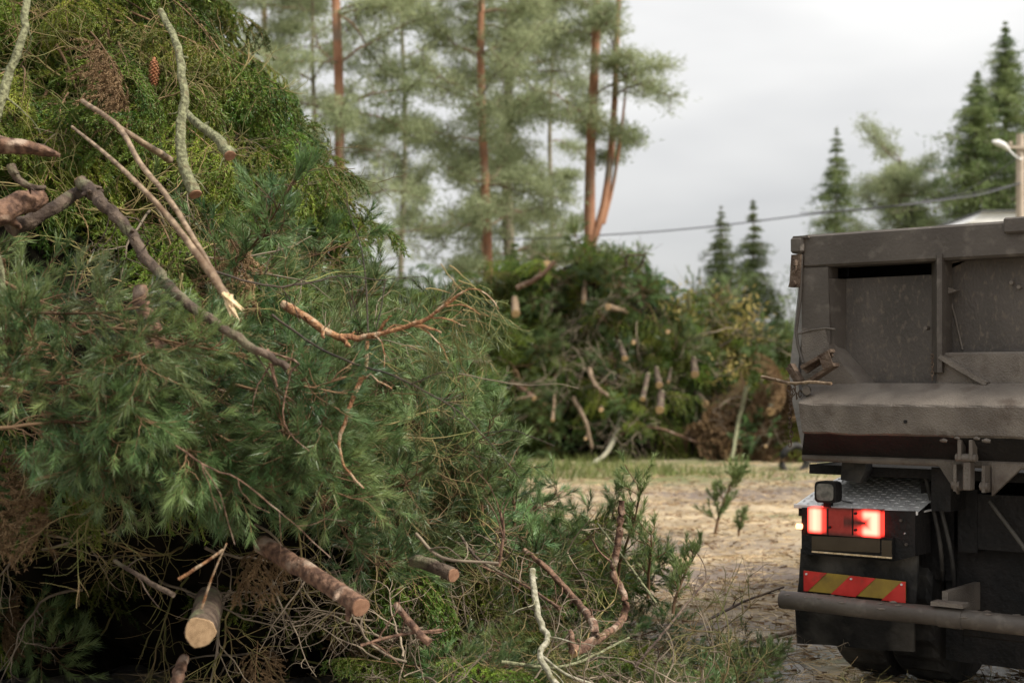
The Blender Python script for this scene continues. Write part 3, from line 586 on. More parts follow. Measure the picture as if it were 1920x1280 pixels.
for q in range(46):
    u = rng.random(); px = 480 + 190 * u ** .8; py = 60 + (250 + 40 * rng.random()) * (u ** 1.1) + rng.uniform(0, 190); px = min(px, np.interp(py, [0, 150, 250, 330, 400, 520], [430, 465, 500, 615, 675, 640])); Y = 7.4 + 1.9 * u + rng.uniform(-.2, .3)
    yaw = rng.uniform(-1.1, 0.2); pit = rng.uniform(0.15, 0.9); sc = rng.uniform(.7, 1.05); d = np.array((math.cos(yaw) * math.cos(pit), math.sin(yaw) * math.cos(pit), -math.sin(pit)))
    KS.place(rng.choice([0, 1, 4, 5, 2]), at(px, py, Y) - d * 0.85 * sc, (rng.normal() * .3, pit, yaw), sc, 'green spruce branch heaped among others on the near brush pile', 'spruce branches heaped on the near brush pile')
# twig tangles and bare branches
rng = np.random.default_rng(31)
for k in range(170):
    z = rng.uniform(0.1, 2.3) if k % 8 else rng.uniform(2.0, 3.0); s = rng.uniform(-2.6, 1.2); p, n = surf(s, z); loc = p - n * rng.uniform(0.05, 0.40)
    if in_hole(p) or (z < 1.1 and p[0] < -.6 and k % 5): continue
    KT.place(rng.integers(0, 4), loc, heading(n, 0.9, (-0.7, 1.0), 2.5), rng.uniform(0.5, 0.9), 'thin mossy leafless twigs tangled in the near brush pile', 'mossy twigs in the near brush pile')
for k in range(60):
    z = rng.uniform(0.05, 1.0) if k % 3 else rng.uniform(1.5, 3.0); s = rng.uniform(-2.2, 0.9); p, n = surf(s, z); loc = p - n * rng.uniform(0.15, 0.45)
    KB.place(rng.integers(0, 4), loc, heading(n, 1.1, (-0.3, 0.6), 2.5), rng.uniform(0.5, 0.95), 'grey-brown bare branch sticking from the near brush pile', 'bare branches in the near brush pile')
for k in range(160):
    z = rng.uniform(0.1, 3.6); s = rng.uniform(-3.2, 1.5); p, n = surf(s, z); rows.append((12 + rng.integers(0, 4), p - n * rng.uniform(0.3, 0.6), heading(n, 1.2, (-1, 1), 2.5), rng.uniform(0.6, 1.0)))
stuff_instances('brush_heap_filling', [KP, KS, KT], rows, 'mass of pine and spruce greenery packed beneath the outer branches of the near pile', 'brush')

for k in range(13):
    z = rng.uniform(0.1, 2.6); s = rng.uniform(-2.6, 0.9); p, n = surf(s, z); KD.place(k, p - n * rng.uniform(.1, .3), heading(n, .8, (0, 1.2), 1), rng.uniform(.4, .75), 'rust-brown dead branch caught in the near pile', 'dead branches caught in the near pile')
# low apron of debris running out to the right on the ground
for k in range(84):
    u = rng.random() ** 1.05; x = -0.5 + 1.85 * u; y = 6.6 + 0.5 * u + rng.uniform(-0.3, 1.2); z = 0.05 + 0.36 * (1 - u) * rng.random() + 0.06 * rng.random()
    kk = KP if rng.random() < 0.5 else KS; kk.place(rng.integers(0, 6), (x, y, z), (rng.normal() * .5, rng.uniform(-0.22, 0.08), rng.uniform(-3.0, 0.3)), rng.uniform(0.32, 0.56),
             'green conifer branch lying in the low debris right of the near pile', 'conifer branches in the low debris')
for k in range(105):
    u = rng.random(); x = -0.7 + 2.2 * u; y = 6.2 + 0.6 * u + rng.uniform(-0.3, 1.3)
    (KB if k % 3 else KT).place(rng.integers(0, 4), (x, y, 0.08 + 0.45 * (1 - u) * rng.random()), (rng.normal() * 2, rng.uniform(-0.5, 0.05), rng.uniform(-3.1, 3.1)), rng.uniform(0.35, 0.8),
             'bare grey branch lying in the low debris right of the near pile', 'bare branches in the low debris')
for q, (px, py, Y, sc) in enumerate([(870, 1235, 6.3, .8), (905, 1250, 6.3, .7), (170, 60, 6.6, .6), (180, 90, 6.6, .5), (420, 430, 6.2, .6)]):
    KD.place(q, at(px, py, Y), (rng.normal(), 0.9, -1.2 + q * 0.5), sc, ['rust-brown dead spruce branch at the bottom of the near pile, left one', 'rust-brown dead spruce branch at the bottom of the near pile, right one',
             'dry brown spruce spray hanging high on the left of the near pile', 'smaller dry brown spruce spray hanging just below the other at the top left', 'dry brown twigs under the lichen-covered branches'][q], None)

# --- single logs and branches of the near pile
branch('lichen_branch', 'cut branch', 'pale green lichen-covered branch hanging down to a sawn end, the longer one', pp((300, 20, 6.45), (332, 85, 6.3), (345, 180, 6.15), (338, 250, 6.05), (345, 310, 5.98), (366, 364, 5.9)), 0.016, 0.030, M['bark_lichen'], cut1=M['cut_red'], side=7, side_len=0.12, knots=4, seed=1)
branch('lichen_branch', 'cut branch', 'short pale green lichen-covered branch with a sawn end, right of the longer one', pp((350, 212, 6.3), (378, 238, 6.15), (410, 262, 6.05), (431, 292, 5.95)), 0.017, 0.027, M['bark_lichen'], cut1=M['cut_red'], side=3, side_len=0.1, knots=2, seed=2)
branch('lichen_branch', 'branch', 'pale lichen branch at the top left edge of the photo', pp((52, -30, 5.9), (44, 60, 5.8), (20, 130, 5.75), (0, 200, 5.7), (-20, 260, 5.7)), 0.016, 0.021, M['bark_lichen'], side=3, seed=3)
branch('lichen_branch', 'branch', 'thin lichen branch at the left edge above the big pine clump', pp((-20, 440, 5.5), (2, 500, 5.5), (6, 560, 5.5), (24, 600, 5.5)), 0.010, 0.012, M['bark_lichen'], seed=4)
po = branch('splintered_pole', 'broken pole', 'long peeled brown pole with a pale splintered lower end', pp((135, 238, 6.25), (190, 282, 6.0), (245, 332, 5.8), (310, 400, 5.65), (368, 475, 5.55), (432, 566, 5.45)), 0.007, 0.019, M['peeled'], wob=0.05, jit=0.06, seed=5,
            extra=[(pp((155, 190, 6.3), (222, 238, 6.05), (262, 305, 5.85), (318, 375, 5.66), (362, 445, 5.59), (412, 530, 5.5)), 0.013, 0.012), (pp((222, 238, 6.08), (280, 275, 6.2), (318, 300, 6.4)), 0.013, 0.020)])
mb = MB(); e0 = at(425, 556, 5.07)
for q in range(12):
    st_ = e0 + rng.normal(size=3) * 0.010; en = at(438 + rng.uniform(-8, 22), 590 + rng.uniform(-16, 14), 5.04 + rng.uniform(-.02, .02)); mb.tube(np.array((st_, (st_ + en) / 2, en)) - po.matrix_basis.translation, [0.009, 0.008, 0.001], 4, smooth=False)
mb.build('splinters', M['split_wood'], po)
branch('dark_branch', 'branch', 'thick dark rough branch sweeping down right beneath the splintered pole', pp((150, 340, 6.35), (185, 375, 6.2), (230, 420, 6.05), (290, 505, 5.85), (365, 578, 5.65), (460, 640, 5.5), (540, 690, 5.5)), 0.034, 0.016, M['bark_dark'], cut0=M['cut_red'], side=9, side_len=0.25, knots=9, seed=6)
tb = branch('torn_pine_branch', 'broken branch', 'torn orange-barked pine branch jutting right with a fork hanging down', pp((530, 570, 6.0), (570, 592, 5.95), (612, 622, 5.9), (660, 632, 5.88), (700, 628, 5.85), (760, 612, 5.82), (800, 600, 5.8), (836, 570, 5.78), (870, 546, 5.78)), 0.020, 0.005, M['bark_orange'], side=8, side_len=0.16, knots=7, jit=0.3, wob=0.25, seed=7,
       extra=[(pp((688, 640, 5.86), (683, 690, 5.82), (664, 745, 5.8), (645, 790, 5.78), (636, 845, 5.76), (650, 880, 5.75), (682, 915, 5.75)), 0.013, 0.004), (pp((660, 745, 5.8), (690, 700, 5.8), (712, 716, 5.8), (735, 728, 5.8)), 0.005, 0.003),
              (pp((770, 608, 5.82), (800, 612, 5.8), (828, 624, 5.8)), 0.008, 0.005), (pp((640, 630, 5.88), (656, 650, 5.84)), 0.014, 0.007), (pp((600, 612, 5.9), (608, 634, 5.86)), 0.012, 0.006),
              (pp((836, 570, 5.78), (880, 541, 5.76), (915, 552, 5.74), (935, 580, 5.74)), 0.004, 0.002), (pp((836, 575, 5.78), (870, 572, 5.76), (900, 590, 5.74)), 0.004, 0.002), (pp((710, 622, 5.85), (722, 600, 5.83), (735, 592, 5.82)), 0.008, 0.003)])
# needle sprays at the tip of that branch
nd = MB(); st = MB(); rng = np.random.default_rng(77); o0 = np.array(tb.location)
for (px, py, Y) in [(850, 560, 5.78), (875, 545, 5.78), (900, 550, 5.76), (920, 565, 5.74), (935, 590, 5.74), (900, 595, 5.74), (870, 580, 5.78), (885, 620, 5.78), (925, 620, 5.74), (845, 640, 5.8), (815, 640, 5.84), (790, 650, 5.86), (865, 660, 5.8), (900, 660, 5.8), (760, 650, 5.9), (830, 690, 5.84), (870, 700, 5.84), (790, 700, 5.9), (745, 690, 5.95), (900, 580, 5.7), (860, 610, 5.74), (810, 670, 5.8), (845, 720, 5.9), (800, 740, 5.9)]:
    p0 = at(px + rng.normal() * 8, py + rng.normal() * 8, Y) - o0
    for q in range(3):
        tw = curve_from(p0 + rng.normal(size=3) * 0.02, (rng.uniform(-.3, 1), rng.uniform(-.5, .3), rng.uniform(-1.2, -0.1)), rng.uniform(0.08, 0.17), 5, 0.4, 0.5); st.tube(tw, 0.0018, 3, cap=False); needles_on(nd, tw, 0.0028, 0.045, 0.65, 0.0018)
    st.tube(curve_from(p0, (-0.6, 0, 0.5), 0.15, 6, 0.4, 0.3), np.linspace(0.0018, 0.003, 7), 3, cap=False)
nd.build('needles', M['pine_needle'], tb); st.build('twigs', M['moss_twig'], tb)
branch('dark_twig', 'twig', 'thin black twig standing upright against the sky', pp((650, 362, 6.0), (655, 400, 6.0), (676, 460, 5.98), (686, 530, 5.95), (690, 622, 5.9)), 0.0018, 0.0045, M['twig_dark'], sides=6, jit=0.2, seed=8, extra=[(pp((652, 388, 6.0), (646, 372, 6.0)), .0025, .0015), (pp((722, 528, 5.95), (716, 570, 5.93), (706, 615, 5.9)), .003, .003)])
branch('wet_twig', 'twig', 'long thin grey twig running right above the torn pine branch', pp((385, 500, 5.75), (470, 530, 5.8), (540, 538, 5.85), (610, 522, 5.9), (650, 518, 5.93), (725, 526, 5.95)), 0.006, 0.0025, M['twig_dark'], sides=6, side=7, side_len=0.22, jit=0.4, seed=9)
branch('wet_twig', 'twig', 'long black twig sloping down right in front of the pine clumps to the open ground', pp((510, 590, 5.8), (580, 640, 5.75), (660, 680, 5.7), (740, 705, 5.68), (800, 735, 5.66), (860, 770, 5.65), (910, 820, 5.64), (975, 895, 5.62)), 0.006, 0.002, M['twig_dark'], sides=6, side=4, jit=0.3, seed=10,
       extra=[(pp((905, 812, 5.64), (960, 806, 5.6), (1000, 820, 5.58), (1040, 836, 5.56)), .0028, .0018), (pp((770, 720, 5.67), (820, 700, 5.6), (850, 698, 5.6)), .003, .0018)])
branch('thin_twig', 'twig', 'thin tan twig reaching out to the right over the far pile', pp((860, 700, 5.85), (930, 714, 5.8), (990, 722, 5.76), (1045, 719, 5.72), (1085, 728, 5.7)), 0.003, 0.0016, M['twig_grey'], sides=5, jit=0.4, seed=11)
branch('thin_twig', 'twig', 'thin reddish twig hanging across the middle of the near pile', pp((330, 835, 5.35), (390, 875, 5.35), (450, 900, 5.35), (520, 955, 5.4), (560, 990, 5.45), (620, 1045, 5.5)), 0.004, 0.0018, M['bark_red'], sides=5, side=4, side_len=.2, jit=0.4, seed=12, extra=[(pp((375, 865, 5.35), (410, 920, 5.3), (425, 970, 5.3), (440, 1020, 5.3)), .0025, .0015)])
branch('pine_log', 'log', 'thick reddish pine log poking out low in the near pile', pp((490, 1020, 6.2), (560, 1062, 5.95), (630, 1105, 5.75), (676, 1138, 5.6)), 0.044, 0.042, M['bark_red'], cut1=M['cut_red'], sides=18, wob=0.06, jit=0.05, knots=2, seed=13)
branch('sawn_log', 'log', 'sawn log end facing the camera low in the near pile', pp((392, 1120, 6.4), (386, 1150, 6.0), (375, 1185, 5.62)), 0.052, 0.056, M['bark_dark'], cut1=M['cut'], sides=20, wob=0.03, jit=0.03, seed=14)
branch('brown_log', 'log', 'rough brown log in the dark hollow at the left edge', pp((-60, 425, 5.85), (0, 398, 5.9), (74, 366, 6.05)), 0.052, 0.042, M['bark_red'], sides=14, wob=0.08, jit=0.1, knots=2, seed=15)
branch('brown_log', 'log', 'mossy brown log behind the other in the left hollow', pp((20, 430, 6.1), (80, 400, 6.2), (150, 360, 6.4)), 0.040, 0.030, M['bark_dark'], sides=12, wob=0.1, seed=16)
branch('broken_stump', 'broken wood', 'broken orange wood under the hanging spruce at the left edge', pp((-40, 262, 6.0), (30, 275, 6.0), (85, 283, 6.0), (112, 292, 6.0)), 0.045, 0.006, M['bark_red'], sides=14, wob=0.4, jit=0.1, seed=17)
branch('knotty_branch', 'branch', 'gnarled grey knot of wood in the left hollow', pp((20, 310, 5.9), (32, 335, 5.9), (50, 350, 5.9), (85, 352, 5.95)), 0.022, 0.012, M['bark_dark'], knots=4, seed=18)
branch('hidden_trunk', 'log', 'brown trunk seen upright behind the needles under the dark branch', pp((262, 540, 5.95), (272, 590, 5.9), (300, 660, 5.9)), 0.035, 0.045, M['bark_red'], sides=14, seed=19)
branch('small_log', 'log', 'small brown log at the bottom edge left of centre', pp((345, 1235, 6.0), (335, 1262, 5.8), (326, 1300, 5.7)), 0.026, 0.028, M['bark_red'], seed=20)
branch('dark_stick', 'stick', 'dark stick slanting above the sawn log end', pp((215, 1050, 5.9), (270, 1085, 5.75), (325, 1115, 5.6)), 0.009, 0.012, M['bark_dark'], side=2, seed=22)
branch('orange_twig', 'twig', 'forked orange twig standing above the sawn log end', pp((425, 1018, 5.5), (400, 1075, 5.55), (378, 1140, 5.6)), 0.003, 0.006, M['bark_orange'], extra=[(pp((418, 1030, 5.5), (375, 1060, 5.5), (335, 1085, 5.5)), .005, .008)], seed=23)
branch('mid_branch', 'branch', 'reddish curved broken twigs hanging left of the torn pine branch', pp((500, 655, 5.65), (512, 700, 5.62), (520, 725, 5.6)), 0.012, 0.004, M['bark_red'], side=3, extra=[(pp((505, 660, 5.65), (560, 680, 5.6), (545, 700, 5.6), (530, 770, 5.58), (545, 815, 5.58), (580, 845, 5.58)), .006, .002)], seed=24)
branch('dark_log', 'log', 'short charred-looking log low in the middle of the near pile', pp((775, 1050, 6.5), (815, 1062, 6.4), (850, 1078, 6.3)), 0.034, 0.034, M['bark_dark'], sides=14, cut1=M['cut_red'], jit=0.02, seed=25)
branch('brown_branch', 'branch', 'reddish broken branch at the bottom centre pointing up left', pp((742, 1132, 6.1), (770, 1170, 6.05), (805, 1205, 6.0)), 0.016, 0.018, M['bark_red'], knots=2, side=2, seed=26)
branch('brown_branch', 'branch', 'long thin pinkish branch lying across the bottom centre', pp((676, 1210, 6.0), (745, 1190, 6.05), (830, 1180, 6.1)), 0.008, 0.007, M['bark_red'], side=2, seed=27)
branch('birch_branch', 'branch', 'pale greenish-white branch winding down to the bottom edge', pp((998, 1068, 6.9), (1002, 1110, 6.8), (1012, 1165, 6.7), (1028, 1195, 6.6), (1012, 1225, 6.5), (1030, 1262, 6.4), (1060, 1300, 6.3)), 0.018, 0.014, M['bark_pale'], knots=2, side=3, seed=28)
branch('birch_branch', 'branch', 'thin pale branch curving along the ground at the bottom edge', pp((1015, 1228, 6.55), (1060, 1262, 6.6), (1120, 1285, 6.7)), 0.008, 0.006, M['bark_pale'], seed=29)
branch('peeling_pine_branch', 'branch', 'pinkish peeling pine branch with a sawn butt in the low debris', pp((982, 1030, 7.2), (1030, 1070, 7.1), (1080, 1125, 7.0), (1112, 1170, 6.95), (1112, 1200, 6.9), (1075, 1222, 6.8)), 0.014, 0.030, M['bark_red'], cut1=M['cut_pale'], knots=4, side=4, seed=30,
       extra=[(pp((1110, 1205, 6.9), (1165, 1165, 7.0), (1172, 1120, 7.05), (1150, 1070, 7.1), (1160, 1010, 7.1), (1166, 938, 7.1)), 0.022, 0.022), (pp((1075, 1222, 6.8), (1068, 1180, 6.8)), 0.026, 0.010), (pp((1110, 1010, 7.1), (1125, 1035, 7.1), (1155, 1060, 7.1)), .005, .007)])
branch('debris_stick', 'stick', 'pale barkless stick on the ground left of the truck, the longer one', pp((1345, 1212, 8.6), (1420, 1200, 8.6), (1492, 1182, 8.6)), 0.014, 0.020, M['peeled'], seed=32)
branch('debris_stick', 'stick', 'pale barkless stick on the ground left of the truck, the shorter one', pp((1365, 1230, 8.3), (1410, 1222, 8.3), (1458, 1208, 8.3)), 0.014, 0.018, M['peeled'], seed=33)
for q, (a, b_, c, m_, lab) in enumerate([((1050, 1140, 6.9), (980, 1095, 7.0), (900, 1060, 7.1), 'bark_red', 'long straight brown stick behind the pale winding branch'), ((1230, 1130, 7.2), (1180, 1060, 7.3), (1120, 980, 7.5), 'bark_lichen', 'thin greenish stick leaning behind the peeling pine branch'),
        ((940, 1240, 6.5), (1060, 1248, 6.6), (1180, 1195, 6.8), 'bark_lichen', 'bent mossy stick along the bottom right of the debris'), ((1190, 1250, 6.7), (1240, 1190, 6.8), (1330, 1080, 7.0), 'bark_dark', 'thin dark stick rising right from the bottom debris'),
        ((860, 1000, 7.0), (900, 1050, 6.9), (975, 1090, 6.8), 'bark_dark', 'dark crooked stick above the pale winding branch'), ((1330, 1160, 7.4), (1400, 1125, 7.5), (1470, 1100, 7.6), 'twig_dark', 'thin dark twig pointing at the truck bumper'),
        ((780, 1000, 6.3), (830, 1045, 6.2), (935, 1055, 6.2), 'twig_grey', 'grey wavy twig over the short dark log'), ((935, 1060, 6.3), (945, 1000, 6.3), (938, 960, 6.4), 'bark_red', 'small reddish forked twig in the middle of the debris')]):
    branch('loose_stick', 'stick', lab, pp(a, b_, c), 0.009, 0.006, M[m_], side=4, side_len=0.2, seed=40 + q)
mb = MB()
cone_p = at(289, 112, 5.85); L_ = 0.10
for q in range(90):
    u = q / 90; r_ = 0.017 * math.sin(math.pi * (0.12 + 0.85 * u)) ** 0.7; a = q * 2.399; c = np.array((math.cos(a) * r_, math.sin(a) * r_, -u * L_)); d = np.array((math.cos(a), math.sin(a), -0.9)); t_ = np.array((-math.sin(a), math.cos(a), 0)) * .006
    mb.add([c - t_, c + t_, c + t_ * .6 + nrm(d) * .012, c - t_ * .6 + nrm(d) * .012], [(0, 1, 2, 3)])
mb.tube([(0, 0, 0.01), (0, 0, -L_ * .5), (0, 0, -L_)], [0.006, 0.014, 0.006], 10)
o = mb.build('spruce_cone', M['cone']); o.location = cone_p; tag(o, 'reddish-brown spruce cone hanging near the top of the near pile', 'cone')

# saplings / upright pine shoots standing in the debris on the right
def sapling(px, py, Y, h, label, seed, lean=(0.1, 0), leafy=1.0, n=6):
    global rng; rng = np.random.default_rng(seed); base = at(px, py, Y); root = empty('pine_sapling', base); tag(root, label, 'sapling')
    st, nd = MB(), MB(); p = curve_from((0, 0, 0), (lean[0], lean[1], 1), h, 9, 0.25, 0); st.tube(p, np.linspace(0.010, 0.004, 10) * max(1, Y / 9), 6, wob=.1); shoots = [(p[-1], p[-1] - p[-2])]
    for i in range(2, 10):
        for q in range(n // 3 + 1):
            a = rng.uniform(0, 6.28); b = curve_from(p[i], (math.cos(a), math.sin(a), 0.7), h * rng.uniform(0.10, 0.26), 4, 0.3, -0.4); st.tube(b, 0.003, 3, cap=False); shoots.append((b[-1], b[-1] - b[-2])); shoots.append((b[2], b[2] - b[1] + rng.normal(size=3) * 0.03))
    for P_, d in shoots:
        if rng.random() > leafy: continue
        sh = curve_from(P_, d + np.array((0, 0, .02)), h * rng.uniform(0.08, 0.16), 3, 0.2, -0.3); needles_on(nd, sh, 0.0016 * max(1, Y / 12), 0.050 * max(1, Y / 11), 0.6, 0.0042 * max(1, Y / 9))
    st.build('stem', M['twig_brown'], root); nd.build('foliage', M['sapling_needle'], root)
sapling(1160, 1100, 7.6, 0.60, 'upright green pine sapling behind the peeling pine branch', 61, n=3)
sapling(1215, 1120, 7.5, 0.42, 'short bushy pine sapling right of the peeling pine branch', 62, n=3)
sapling(1262, 1150, 7.5, 0.36, 'small pine sapling at the right end of the debris', 63)
sapling(965, 985, 7.6, 0.48, 'soft pine sapling at the edge of the near pile before the open ground', 64, (0.0, 0), n=6)
sapling(905, 985, 7.4, 0.36, 'bushy pine sapling left of the one at the pile edge', 65, (0.15, 0), n=6)
sapling(1340, 1005, 15.2, 0.72, 'sparse yellowish sapling alone on the open straw ground', 66, (0.2, 0), 1.0, n=14)
sapling(1385, 1005, 15.2, 0.25, 'tiny green tuft beside the lone sapling on the straw', 67)

# ------------------------------------------------------------------ far brush pile
rng = np.random.default_rng(91)
FX = [-7.5, -5, -3, -1, .3, 1.6, 2.6, 3.6, 4.4, 5.2, 5.9, 6.3]; FH = [2.6, 3.6, 3.9, 4.0, 4.35, 4.75, 4.4, 3.9, 3.5, 2.9, 2.1, 1.0]   # skyline of the far pile
def fh(x): return np.interp(x, FX, FH)
def fsurf(x, z):
    H = fh(x); return np.array((x, 30.2 + 1.9 * (min(z / H, 1)) ** 1.6 + 0.35 * math.sin(x * 1.9) + 0.25 * math.sin(z * 3 + x * 2.7), z))
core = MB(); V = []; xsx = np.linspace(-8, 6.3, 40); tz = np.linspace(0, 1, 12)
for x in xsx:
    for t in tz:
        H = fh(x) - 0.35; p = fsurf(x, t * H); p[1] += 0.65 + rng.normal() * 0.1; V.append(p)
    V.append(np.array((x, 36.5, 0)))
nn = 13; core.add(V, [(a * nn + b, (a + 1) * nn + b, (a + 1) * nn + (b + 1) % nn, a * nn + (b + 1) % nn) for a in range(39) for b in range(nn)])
tag(core.build('far_heap_shade_core', M['heap']), 'near-black core painted as the shade between the branches of the far brush pile', 'brush heap', kind='stuff')  # added shell, its colour carries the shade inside the pile
rows = []; cnt = 0
for k in range(1150):
    x = rng.uniform(-6.5, 6.1); z = fh(x) * rng.random() ** 0.75 * 1.0; p = fsurf(x, z)
    if x < 0 and z < 2.0: continue
    i = rng.integers(0, 6); kk = KS if rng.random() < 0.75 else KP; sc = rng.uniform(1.1, 1.8) * (1.0 if z / fh(x) < 0.9 else 0.75)
    if z < 1.5 and rng.random() < 0.6: continue
    if rng.random() < 0.16 and z > .5 : continue
    rot = heading((0, -1, 0), 1.0, (0.2, 1.3) if z < fh(x) * .85 else (-0.3, 0.8), 0.6); loc = p + np.array((0, 0.35 * sc, 0.1))
    if cnt < 130 and rng.random() < 0.3:
        cnt += 1; kk.place(i, loc, rot, sc, 'green conifer branch piled up on the far brush pile', 'conifer branches on the far brush pile')
    else: rows.append((PICK[id(kk)] + i, loc + np.array((0, .15, 0)), rot, sc))
stuff_instances('far_heap_filling', [KP, KS, KT], rows, 'mass of conifer greenery filling the far brush pile', 'brush')
for k in range(115):
    x = rng.uniform(-1.5, 6.2); z = fh(x) * rng.uniform(0.02, 1.0) ** 0.9; p = fsurf(x, z); KB.place(rng.integers(0, 4), p + np.array((0, .05, 0)), heading((0, -1, 0), 1.3, (-0.5, 1.3), 2.5), rng.uniform(1.0, 2.0), 'bare brown branch tangled in the far brush pile', 'bare branches in the far brush pile')
for k in range(44):
    x = rng.uniform(4.7, 6.5); z = rng.uniform(0.1, 1.9); p = np.array((x, 30.4 + rng.uniform(-.3, .8), z)); KD.place(k, p, heading((0, -1, 0), 1.0, (0, 1.2), 1), rng.uniform(1.5, 2.4), 'rusty brown dead branch at the right end of the far pile', 'dead branches at the right end of the far pile')
stubs = [(1097, 526, 1095, 566, 'pale yellow upright cut log near the top of the far pile'), (1175, 585, 1140, 575, 'pale split log lying just right of the upright cut log on the far pile'), (1300, 672, 1303, 702, 'sawn orange log end right of centre in the far pile'),
         (1215, 700, 1205, 748, 'sawn log end pointing down in the middle of the far pile'), (1230, 690, 1236, 722, 'round sawn log end above the middle of the far pile'), (1240, 735, 1237, 768, 'log end pointing down below the middle of the far pile'), (1258, 690, 1253, 716, 'pale narrow log end in the far pile'),
         (1340, 770, 1342, 795, 'fat sawn log end low on the right of the far pile'), (1455, 750, 1445, 771, 'bright round log end at the right end of the far pile'), (1160, 640, 1172, 672, 'pinkish log end in the upper middle of the far pile'), (1305, 735, 1322, 757, 'yellowish short log slanting in the far pile'),
         (960, 715, 1002, 746, 'reddish broken log on the left of the far pile'), (1040, 740, 1036, 788, 'pale vertical stick low on the left of the far pile'), (1128, 760, 1127, 768, 'small orange log end low in the far pile'), (1100, 815, 1098, 822, 'small log end near the ground under the far pile'),
         (1190, 638, 1188, 642, 'small orange log end under the dark top of the far pile'), (1312, 790, 1313, 794, 'small log end beside the fat one'), (1437, 832, 1436, 836, 'small log end near the ground at the right of the far pile'), (1254, 620, 1252, 622, 'tiny pale log end in the upper right of the far pile'),
         (965, 560, 967, 588, 'pale chip of split wood at the upper left of the far pile'), (1010, 512, 1016, 508, 'log end on the upper left skyline of the far pile'), (1030, 500, 1026, 495, 'log end poking over the skyline of the far pile')]
for q, (x0, y0, x1, y1, lab) in enumerate(stubs):
    Y = 29.9; a = at(x0, y0, Y + 0.9); b_ = at(x1, y1, Y - 0.1); zc = max(0.12, b_[2]); b_[1] = fsurf(b_[0], zc)[1] - 0.8; b_ = at(x1, y1, b_[1]); a = at(x0, y0, b_[1] + 0.7)
    rr_ = 0.085 if 'fat' not in lab else 0.14; rr_ = 0.05 if ('small' in lab or 'tiny' in lab or 'narrow' in lab or 'stick' in lab) else rr_
    rr_ *= 0.65 + 0.5 * ((q * 37) % 11) / 11
    m_ = M['peeled'] if ('pale' in lab and 'end' not in lab) else (M['bark_red'] if 'reddish' in lab else M['bark_dark'])
    branch('cut_log', 'log', lab, [a, (a + b_) / 2, b_], rr_ * .8, rr_, m_, cut1=M['cut_pale'], n=8, wob=0.05, jit=.05, seed=500 + q)
for q, (a, b_, c, r_, m_, lab) in enumerate([((1165, 770), (1150, 830), (1105, 878), .06, 'bark_pale', 'pale forked branch leaning on the ground before the far pile'), ((1150, 820), (1220, 800), (1310, 830), .035, 'bark_red', 'long brown branch lying low before the far pile'),
        ((1400, 725), (1385, 790), (1372, 860), .05, 'bark_lichen', 'pale stick leaning on the right of the far pile'), ((1075, 745), (1098, 790), (1110, 840), .05, 'peeled', 'pale bent stick hanging low in the far pile'),
        ((1105, 690), (1115, 720), (1140, 742), .05, 'peeled', 'curved tan branch in the middle of the far pile'), ((970, 540), (1010, 520), (1040, 490), .06, 'bark_red', 'brown branch along the upper left of the far pile'),
        ((1190, 510), (1205, 490), (1210, 475), .03, 'bark_dark', 'dark twig sticking up from the top of the far pile'), ((1175, 500), (1176, 480), (1207, 478), .03, 'bark_dark', 'crooked twig on the skyline of the far pile'), ((1292, 580), (1292, 560), (1291, 542), .03, 'bark_lichen', 'short upright stick on the right skyline of the far pile'),
        ((930, 765), (960, 750), (1000, 742), .03, 'peeled', 'thin tan stick on the left of the far pile')]):
    Y = 29.6; branch('loose_branch', 'branch', lab, pp((*a, Y + .4), (*b_, Y + .1), (*c, Y if c[1] < 850 else 27.5)), r_, r_ * .7, M[m_], n=10, side=5, side_len=0.7, seed=560 + q)
# old tyre by the pile
mb = MB(); a = np.linspace(0, 2 * math.pi, 25)[:-1]; ring = np.stack((np.cos(a) * 0.27, np.zeros(24), np.sin(a) * 0.27), 1); ring = np.vstack((ring, ring[:1])); mb.tube(ring, 0.065, 10, cap=False)
o = mb.build('old_tyre', M['rubber']); o.location = at(1490, 862, 26.5); o.rotation_euler = (0.2, 0, 0.3); tag(o, 'old dark tyre half sunk in the grass left of the truck', 'tyre')

